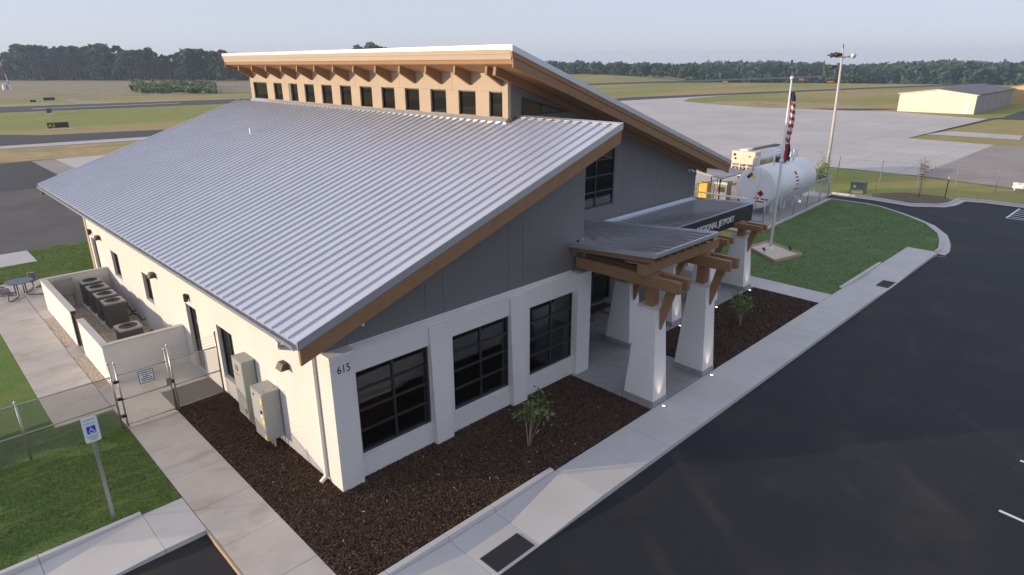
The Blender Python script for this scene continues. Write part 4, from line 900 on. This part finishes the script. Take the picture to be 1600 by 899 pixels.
def limp(name, label, z0, z1, band, wid):
    mb = MB(); nz, nu = 46, 17
    for i in range(nz+1):
        z = z1+(z0-z1)*i/nz; w = wid*(.25+.75*math.sin(min(1, i/nz*1.6)*1.57))*(1-.55*max(0, i/nz-.6)/.4)
        for j in range(nu+1):
            u = j/nu; ang = u*9.5+i*.06; mb.v.append((.09+w*.5*u+.05*math.sin(ang), -.10-w*.7*u*.6+.11*math.cos(ang*1.1), z-.25*u*(1-i/nz)))
    for i in range(nz):
        for j in range(nu): 
            k = i*(nu+1)+j; mb.f.append((k, k+nu+1, k+nu+2, k+1)); mb.m.append(band(i/nz, j/nu))
    t = thing(name, label, 'flag', (30.64,2.38,0)); mb.build('cloth', ['red', 'flag_white', 'navy'], t, True)
limp('flag', 'red white and blue striped flag hanging limp from the pole', 6.3, 9.2, lambda v, u: 2 if v+.12*u < .2 else int((v*2.2+u*.55)*7) % 2, .38)
limp('flag', 'navy and red flag hanging limp below the striped flag', 5.3, 6.7, lambda v, u: 0 if u < .5 else 2, .36)
# --- fuel tank
TX0, TX1, TY, TZ, TR = 38.7, 46.0, 7.45, 2.0, 1.52
tk = thing('fuel_tank', 'large white horizontal fuel tank on legs behind a chain link fence', 'tank', (43,TY,.03))
n = 40; pr = [(TX0-.0,0),(TX0,.0)]
mb = MB(); rings_ = [(TX0-.03,TR*.72),(TX0,TR*.97),(TX0+.03,TR),(TX1-.03,TR),(TX1,TR*.97),(TX1+.03,TR*.72)]
for x, r in rings_:
    for j in range(n): a = 2*math.pi*j/n; mb.v.append((x-43, r*math.cos(a), TZ-.03+r*math.sin(a)))
for i in range(5):
    for j in range(n): mb.f.append((i*n+j, (i+1)*n+j, (i+1)*n+(j+1)%n, i*n+(j+1)%n)); mb.m.append(0)
mb.f += [tuple(range(n)), tuple(range(6*n-1, 5*n-1, -1))]; mb.m += [0, 0]
sh = mb.build('shell', 'tank_white', tk); sh.data.polygons.foreach_set('use_smooth', [len(p.vertices) == 4 for p in sh.data.polygons])
for x in (-2.9,-.8,.9,2.4):
    for s in (-1, 1): MB().box(x-.1,x+.1,s*.75-.1,s*.75+.1,0,.95).build('leg', 'tank_white', tk)
fr_ = lambda pts, r=.06: MB().tube(pts, r, 8).build('pipe', 'tank_white', tk, True)
fr_([(-2.4,-.3,3.3),(-2.4,-.3,4.35),(-2.3,-.3,4.45),(.9,-.3,4.45),(1.0,-.3,4.35),(1.0,-.3,3.3)], .07); fr_([(-4.3,.35,3.2),(-4.3,.35,4.0),(-4.2,.3,4.15),(-4.0,.25,4.15),(-3.9,.2,4.0),(-3.9,.2,3.3)], .09); fr_([(-4.36,-.15,.4),(-4.36,-.15,3.6)], .05)
fr_([(1.4,-.2,3.4),(1.4,-.2,4.1)], .05); fr_([(1.6,.2,3.3),(1.75,.25,4.0)], .04)
MB().lathe([(.35,0),(.35,.18),(.3,.22)], (-.4,-.1,TZ-.03+TR-.05), 16).build('manway', 'tank_white', tk); MB().box(-1.0,-.2,-.4,.3,TZ+TR-.05,TZ+TR+.35).build('valve_box', 'bronze', tk); MB().lathe([(.16,0),(.2,.1),(.2,.3),(.05,.36)], (.35,-.1,TZ+TR-.08), 12).build('vent', 'rubber', tk)
def diamond(y, z, s, quads):                    # hazard diamond on the end face x = TX0
    for (dy, dz), m in quads:
        c_ = (y+dy*s, z+dz*s); MB().prism([(c_[0]-s/1.0*.98,c_[1]),(c_[0],c_[1]-s*.98),(c_[0]+s*.98,c_[1]),(c_[0],c_[1]+s*.98)], 'x', TX0-43-.045, TX0-43-.036).build('hazard_diamond', m, tk)
diamond(.42, 2.75, .17, [((0,1),'red'),((1,0),'navy'),((-1,0),'label_yellow'),((0,-1),'white_paint')])
diamond(-.45, 1.62, .26, [((0,0),'red')]); diamond(-.45, 1.62, .12, [((0,0),'flag_white')])
for a, b, c_, d in ((-.15,.2,1.2,1.3),(-.85,-.6,1.17,1.28),(-.55,-.3,1.2,1.28)): MB().box(TX0-43-.045,TX0-43-.036,a-.3+.1,b-.3+.1,c_,d).build('text_block', 'sign_black', tk)
MB().box(TX0-43-.045,TX0-43-.036,-.75,-.2,.98,1.08).build('text_block', 'red', tk)
def side_mark(x, ang, w, h, m):                  # mark on the curved side facing -y
    a = R(ang); y_, z_ = -(TR+.008)*math.cos(a), TZ-.03+(TR+.008)*math.sin(a); MB().beam((x-w/2,y_,z_),(x+w/2,y_,z_),.006,h,(0,math.sin(a),math.cos(a))).build('side_marking', m, tk)
for x, an, w_, h_, m in ((-.6,32,.28,.28,'red'),(-.6,20,.5,.1,'sign_black'),(-.6,10,.5,.12,'red'),(-.6,0,.3,.1,'red'),(-.6,-14,.7,.12,'sign_black')): side_mark(x, an, w_, h_, m)
# tank fence
def yard_fence(label, pts, h=1.9):
    t = thing('chain_link_fence', label, 'fence', (pts[0][0], pts[0][1], 0)); ox, oy = pts[0]
    for x, y in pts: post(t, x-ox, y-oy, h+.1)
    for a, b in zip(pts, pts[1:]):
        A, Bv = (a[0]-ox, a[1]-oy), (b[0]-ox, b[1]-oy)
        MB().tube([(*A,h),(*Bv,h)], .025, 6).build('rail', 'galvanised', t)
        stuff(chain(MB(), A, Bv, .05, h, .09, .0032).build('wire_mesh', 'galvanised', t))
yard_fence('chain link fence along the lawn in front of the white tank', [(35.0,4.95),(37.8,5.1),(40.6,5.25),(43.4,5.4),(46.2,5.55),(48.4,5.68)])
yard_fence('chain link fence at the far end of the tank yard beside the drive', [(48.45,5.75),(48.5,8.2),(48.5,10.6)])
yard_fence('chain link fence behind the tank yard facing the concrete apron', [(34.6,11.6),(37.6,11.6),(40.6,11.5)], 1.9)
pr_ = thing('pipe_railing', 'white pipe railing beside the near end of the fuel tank', 'railing', (37,7.3,0))
for y in (0,2.0,4.0): MB().tube([(0,y,-.1),(0,y,1.45)], .045, 8).build('post', 'tank_white', pr_)
MB().tube([(0,-.1,1.47),(0,4.1,1.47)], .06, 8).build('rail', 'tank_white', pr_)
# fuel shelter and things under it
sh_ = thing('fuel_shelter', 'small shelter with pale grey sloping roof on dark posts behind the tank', 'shelter', (40.9,11.9,0))
MB().add([(-2.3,-1.8,2.32),(2.4,-1.5,2.28),(2.6,1.9,2.5),(-1.2,1.7,2.52),(-2.3,-1.8,2.42),(2.4,-1.5,2.38),(2.6,1.9,2.6),(-1.2,1.7,2.62)], [(0,3,2,1),(4,5,6,7),(0,1,5,4),(1,2,6,5),(2,3,7,6),(3,0,4,7)]).build('roof', 'tan_fabric', sh_)
for x, y in ((-1.0,1.3),(-1.6,-1.3),(2.2,1.5),(2.0,-1.2)): MB().tube([(x,y,-.1),(x,y,2.36)], .05, 8).build('post', 'bronze', sh_); MB().tube([(x,y,1.8),(x+.35,y,2.32)], .03, 6).build('brace', 'bronze', sh_)
yc = thing('yellow_cabinet', 'bright yellow upright cabinet under the fuel shelter', 'cabinet', (40.6,12.6,0)); MB().box(-.35,.35,-.45,.45,0,1.55).build('body', 'yellow', yc, bevel=.05)
MB().lathe([(.40,0),(.40,.02)], n=12).build('base', 'yellow', yc)
for k in range(2): MB().box(-.362,-.351,-.4+.41*k,-.01+.41*k,.15,1.45).build('door', 'yellow', yc)
gc = thing('dispenser_cabinet', 'dark grey fuel dispenser cabinet with sloped lid beside the yellow cabinet', 'cabinet', (41.2,11.3,0)); MB().box(-.4,.4,-.55,.55,-.1,1.5).build('body', 'hangar_grey', gc, bevel=.02); MB().prism([(-.57,1.501),(.57,1.501),(.57,1.62),(-.57,1.75)], 'x', -.42,.42).build('lid', 'galvanised', gc)
MB().box(-.41,-.401,-.4,.4,.9,1.3).build('display', 'sign_black', gc)
for (x, y), lab in (((44.9,13.0),'yellow bollard standing past the fuel dispenser cabinet'),((43.0,14.2),'yellow bollard behind the yellow cabinet')):
    b_ = thing('bollard', lab, 'bollard', (x,y,-.1)); MB().tube([(0,0,0),(0,0,1.05)], .085, 12).build('post', 'yellow', b_, True); MB().lathe([(.085,0),(.06,.05),(.01,.07)], (0,0,1.05), 12).build('dome', 'yellow', b_, True); MB().tube([(0,0,.35),(0,0,.45)], .088, 12).build('band', 'white_paint', b_)
# fuel truck
tr_ = thing('fuel_truck', 'stainless fuel truck with cream rear equipment cabinet parked on the apron', 'truck', (50.5,14.4,-.15))
el = MB(); N = 28; xs_ = [(1.1,.9),(1.15,1.),(7.2,1.),(7.3,.9)]
for x, k in xs_:
    for j in range(N): a = 2*math.pi*j/N; el.v.append((x, 1.12*k*math.copysign(abs(math.cos(a))**.7, math.cos(a)), 2.1+.95*k*math.copysign(abs(math.sin(a))**.7, math.sin(a))))
for i in range(3):
    for j in range(N): el.f.append((i*N+j, (i+1)*N+j, (i+1)*N+(j+1)%N, i*N+(j+1)%N)); el.m.append(0)
el.f += [tuple(range(N)), tuple(range(4*N-1, 3*N-1, -1))]; el.m += [0, 0]; el.build('tank', 'stainless', tr_, True)
rc = MB().box(0,1.08,-1.15,1.15,1.9,3.05).build('rear_cabinet', 'cream', tr_, bevel=.03)
MB().box(.1,1.08,-1.1,1.1,.75,1.0).build('platform', 'cream', tr_); MB().box(.3,9.5,-.45,.45,.72,.95).build('chassis', 'bronze', tr_)
for y in (-1.05,-.4,.3,1.05): MB().box(.02,.12,y-.05,y+.05,.95,1.9).build('frame_post', 'cream', tr_)
for z in (1.3,1.65): MB().box(.0,.1,-1.1,1.1,z-.04,z+.04).build('frame_rail', 'cream', tr_)
for y, z in ((-.75,1.45),(.0,1.5),(.7,1.4)): MB().tube([(.05,y+.22*math.cos(a),z+.22*math.sin(a)) for a in [R(30*k) for k in range(13)]], .06, 6).build('hose_reel', 'rubber', tr_, True)
for y, z, r, m in ((.2,2.62,.17,'white_paint'),(-.6,2.62,.12,'lumber'),(.85,2.7,.12,'rubber'),(.75,2.35,.1,'rubber')): MB().tube([(-.03,y,z),(.02,y,z)], r, 14).build('gauge', m, rc)
MB().box(1.3,7.0,-.3,.3,3.03,3.12).build('top_walkway', 'bronze', tr_); MB().box(.4,1.6,-.2,.6,3.06,3.18).build('top_hatch', 'tank_white', tr_)
cb_ = MB().prism([(7.6,.8),(9.9,.8),(9.95,1.7),(9.3,2.6),(7.6,2.6)], 'y', -1.1, 1.1).build('cab', 'tank_white', tr_, bevel=.06); MB().prism([(9.42,1.75),(9.93,1.75),(9.35,2.5),(9.3,2.5)], 'y', -.95,.95).build('windscreen', 'sign_black', cb_)
for x in (2.0,3.2,8.6):
    for s in (-1, 1): w_ = MB().tube([(x,s*.72,.52),(x,s*1.08,.52)], .52, 18).build('wheel', 'rubber', tr_); MB().tube([(x,s*1.08,.52),(x,s*1.1,.52)], .27, 12).build('rim', 'stainless', w_)
# --- tall light pole
lp = thing('light_pole', 'tall pale light pole with floodlights at the edge of the apron', 'light pole', (56.15,8.8,-.15))
MB().tube([(0,0,0),(.05,.12,6),(.1,.3,11.9)], [.15,.12,.08], 12).build('pole', 'concrete_new', lp, True)
MB().box(-.30,-.13,-.08,.08,3.1,4.3).build('control_box', 'cabinet_grey', lp); MB().tube([(-.2,0,0),(-.2,0,2.9)], .03, 6).build('conduit', 'galvanised', lp)
MB().box(.0,.2,-.7,.9,11.15,11.25).build('cross_arm', 'bronze', lp); MB().tube([(.1,.3,11.9),(.1,.3,12.3)], .04, 8).build('mast_tip', 'bronze', lp)
for y, z, m in ((.9,11.4,'bronze'),(.55,11.45,'bronze'),(-.45,11.35,'white_paint'),(.75,10.4,'bronze')):
    h_ = MB().tube([(.1,y-.1,z),(-.15,y+.5*(1 if y > 0 else -1)*.6,z-.05)], [.09,.24], 10).build('floodlight', m, lp, True); MB().tube([(.1,.2,z-.25),(.1,y-.1,z)], .03, 6).build('bracket', 'bronze', h_)
MB().tube([(.1,.3,11.4),(-.1,1.5,11.35)], [.16,.05], 10).build('horn', 'bronze', lp, True)
# --- far side of the lot: fence posts, transformer, markers
f3 = thing('wire_fence', 'thin wire fence on slim posts along the grass at the edge of the apron', 'fence', (61,10,0))
fpts = [(59,8.8),(59.6,5.2),(60.1,2.2),(60.6,-.6),(61.5,-3.4),(62.5,-6.4)]
for x, y in fpts: MB().tube([(x-61,y-10,-.2),(x-61,y-10,2.1)], .04, 6).build('post', 'galvanised', f3)
for z in (.9,1.9):
    for a, b in zip(fpts, fpts[1:]): MB().tube([(a[0]-61,a[1]-10,z),(b[0]-61,b[1]-10,z)], .012, 4).build('wire', 'galvanised', f3)
xf = thing('transformer_box', 'green grey utility transformer box on the grass behind the kerb', 'utility box', (54.0,5.2,-.2)); MB().box(-.45,.45,-.55,.55,0,.9).build('housing', 'green_box', xf, bevel=.03); MB().prism([(-.57,.901),(.57,.901),(.57,.95),(-.57,1.0)], 'x', -.47,.47).build('lid', 'green_box', xf); MB().box(-.46,-.451,.1,.3,.5,.7).build('sticker', 'white_paint', xf)
bp = thing('marker_post', 'slim black post light with pale head beside the lot kerb', 'post light', (56.2,-.9,-.2)); MB().tube([(0,0,0),(0,0,1.6)], .035, 8).build('post', 'rubber', bp); MB().lathe([(.05,0),(.07,.05),(.06,.2),(.01,.24)], (0,0,1.6), 10).build('head', 'cream', bp)
for k, (x, y) in enumerate(((55.4,4.2),(58.3,-2.8))):
    q = thing('wooden_stake', ('pale wooden stake in the grass near the transformer box', 'pale wooden stake in the grass beyond the black post light')[k], 'stake', (x,y,-.2)); MB().box(-.04,.04,-.02,.02,0,.8).build('shaft', 'lumber', q); MB().box(-.045,.045,-.025,.025,.65,.78).build('paint_band', 'label_yellow', q)
wb = thing('white_board', 'low white barrier board on the old concrete apron', 'barrier', (63.9,-5.4,-.15)); MB().box(-.06,.06,-1.2,1.2,.25,.75).build('board', 'white_paint', wb)
for y in (-1,1): MB().box(-.3,.3,y-.05,y+.05,0,.25).build('foot', 'white_paint', wb)
# --- hangars
def hangar(name, label, x0, x1, y0, y1, ze, zr, wall, side, doors):
    t = thing(name, label, 'hangar', (x0, y0, -.2)); W_, D_ = x1-x0, y1-y0
    MB().prism([(0,0),(D_,0),(D_,ze),(D_/2,zr),(0,ze)], 'x', 0, .2).build('gable_wall', wall, t)
    MB().prism([(0,0),(D_,0),(D_,ze),(D_/2,zr),(0,ze)], 'x', W_-.2, W_).build('gable_wall', wall, t)
    MB().box(.2,W_-.2,D_-.2,D_,0,ze).build('back_wall', wall, t); MB().box(.2,W_-.2,.1,.2,0,ze).build('front_wall', 'sign_black', t)
    w = (W_-.6)/doors
    for k in range(doors): MB().box(.3+w*k+.12,.3+w*(k+1)-.12,0,.09,.02,ze-.25).build('sliding_door', side, t)
    for s in (0, 1):
        a, b = ((-.4,ze-.05),(D_/2,zr+.12)) if s == 0 else ((D_/2,zr+.12),(D_+.4,ze-.05))
        MB().prism([a,b,(b[0],b[1]+.12),(a[0],a[1]+.12)], 'x', -.25, W_+.25).build('roof_slope', 'hangar_roof', t)
    for a, b in (((-.4,ze-.16),(D_/2,zr-.0)),((D_/2,zr-.0),(D_+.4,ze-.16))): MB().prism([a,b,(b[0],b[1]+.115),(a[0],a[1]+.105)], 'x', -.3, -.01).build('rake_trim', wall, t)
    d = MB().box(-.04,-.005,1.0,2.0,0,2.2).build('door', 'white_paint', t); MB().box(-.07,-.041,1.12,1.2,1.0,1.1).build('handle', 'bronze', d)
    rb = MB().box(-.03,-.001,-.03,.03,.05,ze-.2).mesh('wall_rib', wall)
    for k in range(int(D_/.6)):
        if not 0.9 < .3+.6*k < 2.1: link('wall_rib', rb, t, (0, .3+.6*k, 0))
    return t
hangar('hangar', 'long tan metal hangar with dark low roof beside the apron', 158.5, 197, 17.8, 32.2, 3.9, 4.75, 'hangar_tan', 'hangar_grey', 6)
hangar('hangar', 'orange tan hangar with dark roof behind the long tan hangar', 202, 250, -2, 19, 4.2, 6.2, 'hangar_orange', 'hangar_grey', 6)
# --- airfield signs
def air_sign(x, y, w, h, rz, base, label, textual=None, mat='sign_black'):
    t = thing('airfield_sign', label, 'airfield sign', (x,y,-.18), rz); MB().box(-w/2,w/2,-.1,.1,.25,.25+h).build('panel', mat, t)
    for k in (-.4,.4): MB().tube([(w*k,0,-.02),(w*k,0,.25)], .04, 6).build('leg', 'rubber', t)
    MB().box(-w/2-.5,w/2+.5,-.6,.6,-.05,.03).build('footing', base, t)
    if textual: text('lettering', textual, h*.95, 'yellow', t, (-w/2+.12,-.105,.25+h*.16), (R(90),0,0), .004)
air_sign(18.0,128.4,3.2,.95,R(-12),'apron','black taxiway sign lettered A3 in yellow on the grass','A3')
air_sign(36.8,240,3.0,.9,R(-10),'apron','small dark sign beyond the runway near the field path'); air_sign(25,174.5,2.2,1.0,R(60),'apron','small dark sign on a pale footing in the grass before the runway')
air_sign(31.4,233,1.4,.6,R(-10),'apron','tiny dark marker beyond the runway')
for x, y, lab in ((301,150,'orange airfield sign near the far taxiway'),(360,137,'orange airfield sign at the end of the far runway'),(328,110,'orange airfield sign near the far dark taxiway bend')): air_sign(x,y,2.6,.9,R(-45),'field',lab,None,'orange')
ms = thing('weather_mast', 'thin red and white banded mast standing beyond the runway', 'mast', (47.9,389,-.2))
for k in range(7): MB().tube([(-1.2*k*.35,0,3.4*k),(-1.2*(k+1)*.35,0,3.4*(k+1))], .16, 6).build('section', 'red' if k % 2 == 0 else 'white_paint', ms)
sb = thing('equipment_shed', 'small white equipment shed at the foot of the banded mast', 'shed', (44,370,-.2)); MB().box(-1.5,1.5,-1.2,1.2,0,2.3).build('wall', 'white_paint', sb); MB().prism([(-1.7,2.31),(1.7,2.31),(0,3.0)], 'y', -1.4, 1.4).build('roof', 'trim_metal', sb); MB().box(-.5,.5,-1.25,-1.21,0,2.1).build('door', 'hangar_grey', sb)

# ================================================================== TREES
def tree_mesh(seed, h, r, low, n, leaf, lobes):
    rnd = random.Random(seed); cl = []
    for k in range(lobes):
        f = rnd.random(); z = h*(low+(1-low)*f); rad = r*(1-.65*f**1.5)*rnd.uniform(.35, 1); a = rnd.uniform(0, 6.283)
        cl.append((rad*math.cos(a), rad*math.sin(a), z, r*rnd.uniform(.28,.5)))
    cl.append((0,0,h*.93,r*.4)); mb = MB()
    for k in range(n):
        cx, cy, cz, cr = rnd.choice(cl); d = Vector((rnd.gauss(0,1), rnd.gauss(0,1), rnd.gauss(0,.75))); d = d.normalized()*cr*rnd.uniform(.5,1.05)
        o_ = Vector((cx, cy, cz))+d; a = Vector((rnd.gauss(0,1), rnd.gauss(0,1), rnd.gauss(0,.6))).normalized()*leaf*rnd.uniform(.5,1.3); b = a.cross(d).normalized()*leaf*rnd.uniform(.4,.9)
        mb.add([o_-a, o_+b*.9, o_+a, o_-b], [(0,1,2,3)])
    tk_ = MB().tube([(0,0,-.5),(rnd.uniform(-.3,.3),rnd.uniform(-.3,.3),h*.5),(0,0,h*.95)], [.32,.22,.06], 6)
    for k in range(5):
        c = cl[k]; tk_.tube([(0,0,c[2]*.8), (c[0]*.8,c[1]*.8,c[2])], [.12,.04], 4)
    return tk_.mesh('trunk', 'bark', True), mb.mesh('crown', PM_[0])
PM_ = ['pine']
PINES = [tree_mesh(k, 20, [3.2,2.7,3.8,3.0,4.4][k], [.42,.5,.45,.35,.4][k], 850, .75, [13,11,15,14,18][k]) for k in range(5)]
PM_[0] = 'far_leaf'
BROAD = [tree_mesh(20+k, 16, [5,6,4.5][k], .22, 700, 1.0, 20) for k in range(3)]
def plant(meshes, x, y, z, s, sz, name, label, cat, group):
    t = thing(name, label, cat, (x, y, z), random.uniform(0, 6.28), group); t.scale = (s, s, sz)
    link('trunk', meshes[0], t); link('crown', meshes[1], t)
import bisect
def prof(x, P): 
    i = max(1, min(len(P)-1, bisect.bisect([p[0] for p in P], x))); a, b = P[i-1], P[i]; return a[1]+(b[1]-a[1])*(x-a[0])/(b[0]-a[0])
TOPS = [(-60,86),(0,88),(22,84),(30,72),(65,70),(90,76),(110,72),(140,73),(160,70),(190,71),(205,80),(225,77),(250,79),(262,86),(290,84),(300,78),(340,79),(360,82),(388,84),(400,93),(552,93),(558,72),(585,69),(598,75),(612,76),(618,93),(640,93)]
def hpx(p, dpy): return (p-CAM).dot(FW)*dpy/FPX/math.cos(R(19.42))
px = -50.
while px < 640:
    by = 126+random.uniform(-.8,.8)+(.9 if px > 200 else 0)
    if px > 430: by = 123
    p = at(px, by, -.2); hgt = hpx(p, by-prof(px, TOPS)-random.uniform(0,5)+1)*.88
    dark = random.random() < .8; m = random.choice(PINES) if dark else random.choice(BROAD); s = max(8, hgt)/(20 if dark else 16)
    plant(m, p.x, p.y, -.2, s*random.uniform(.85,1.15), s, 'pine_tree' if dark else 'broadleaf_tree', 'tall dark pine at the edge of the wood beyond the runway' if dark else 'rounder green tree among the pines beyond the runway', 'tree', 'wood edge beyond the runway, pines' if dark else 'wood edge beyond the runway, broadleaved trees')
    px += random.uniform(4.2, 7.5)
def mass(name, mats, label, spots, leaves, leaf, under=True):
    mb = MB(); rnd = random.Random(5)
    for (x, y, z, h, r) in spots:
        mb.tube([(x,y,z-.5),(x,y,z+h*.7)], [.3,.12], 4, mi=1)
        hh = max(2, h-.5*r); lob = [(rnd.gauss(0,r*.45), rnd.gauss(0,r*.45), hh*rnd.uniform(.04 if under else .45,.95), r*rnd.uniform(.35,.6)) for _ in range(7)]
        for k in range(leaves):
            cx, cy, cz, cr = rnd.choice(lob); d = Vector((rnd.gauss(0,1), rnd.gauss(0,1), rnd.gauss(0,.8))).normalized()*cr*rnd.uniform(.6,1.05)
            o_ = Vector((x+cx, y+cy, z+cz))+d; a = Vector((rnd.gauss(0,1), rnd.gauss(0,1), rnd.gauss(0,.6))).normalized()*leaf*rnd.uniform(.6,1.3); b = a.cross(d).normalized()*leaf*.8
            mb.add([o_-a, o_+b, o_+a, o_-b], [(0,1,2,3)])
    return stuff(tag(mb.build(name, mats), label, 'trees'))
sp = []
for k in range(300):                                                  # depth of the wood behind its edge
    px = random.uniform(-70, 640); p = at(px, 126 if px < 430 else 123, -.2); d = (p-CAM); d.z = 0; d.normalize(); q = random.uniform(6, 60); p = p+d*q
    hgt = hpx(p, 126-prof(px, TOPS)-3-random.uniform(0,6))*.9; sp.append((p.x, p.y, -.2, max(8, hgt*random.uniform(.75,.98)), 4.2))
mass('woodland', ['pine', 'bark'], 'depth of the dark pine wood behind its front trees', sp, 130, 1.3)
sp = []; TR2 = [(840,94),(880,93),(930,94),(1000,94),(1050,96),(1085,96),(1100,104)]
for k in range(150):
    px = random.uniform(835, 1100); p = at(px, 115.5+random.uniform(-1.5,.5)+.012*(px-870), -.2); hgt = hpx(p, 115.5-prof(px, TR2)-random.uniform(0,4))*.9; sp.append((p.x, p.y, -.2, max(5, hgt), 4.5))
mass('tree_belt', ['far_leaf', 'bark'], 'belt of dark trees beyond the grass mound behind the roof', sp, 150, 1.1)
sp = []
for k in range(430):
    px = random.uniform(1040, 1700); a_ = at(px, 120, -.2)-CAM; a_.z = 0; a_.normalize(); q = random.uniform(640, 900); p = CAM+a_*q
    top = 93+2*math.sin(px*.02)+1.2*math.sin(px*.071)-(1.5 if px > 1420 else 0); zt = CAM.z-hpx(p, top-(95.6-(px-800)*.0066))
    sp.append((p.x, p.y, -11.2, max(9, zt+11.2-random.uniform(0,3.5)), 8.5))
mass('distant_woods', ['far_leaf', 'bark'], 'distant hazy band of woods beyond the far taxiways', sp, 210, 1.7)
sp = []
for k in range(40):
    px = random.choice([random.uniform(1085,1130), random.uniform(1290,1345), random.uniform(1575,1640)]); p = at(px, 122.5, -.2); d = (p-CAM); d.z = 0; p = CAM+d*random.uniform(1.0,1.15); sp.append((p.x, p.y, ground_z(p.x, p.y), random.uniform(5,8.5), 4))
mass('tree_clumps', ['far_leaf', 'bark'], 'clumps of darker trees standing in front of the distant woods', sp, 90, 1.3)
sp = []
for k in range(46):
    px = random.uniform(216, 330); p = at(px, 140, -.2); d = (p-CAM); d.z = 0; p = CAM+d*random.uniform(.86,1.15); sp.append((p.x, p.y, -.2, random.uniform(1.6,3.0), 3.2))
mass('thicket', ['bush', 'bark'], 'green thicket of bushes in the rough grass beyond the runway', sp, 90, .8)

# ================================================================== AIR
hm_ = bpy.data.materials.new('morning_haze'); hm_.use_nodes = True; n_ = hm_.node_tree.nodes; n_.remove(n_['Principled BSDF'])
pv = n_.new('ShaderNodeVolumePrincipled'); pv.inputs['Color'].default_value = (.62, .78, 1.0, 1); pv.inputs['Density'].default_value = .0003; pv.inputs['Anisotropy'].default_value = .2
hm_.node_tree.links.new(pv.outputs[0], n_['Material Output'].inputs['Volume']); MATS['haze'] = hm_
hz_ = stuff(tag(MB().box(-1900,1900,-1900,1900,-13,30).build('haze', 'haze'), 'thin pale morning haze lying over the whole airfield', 'haze'))
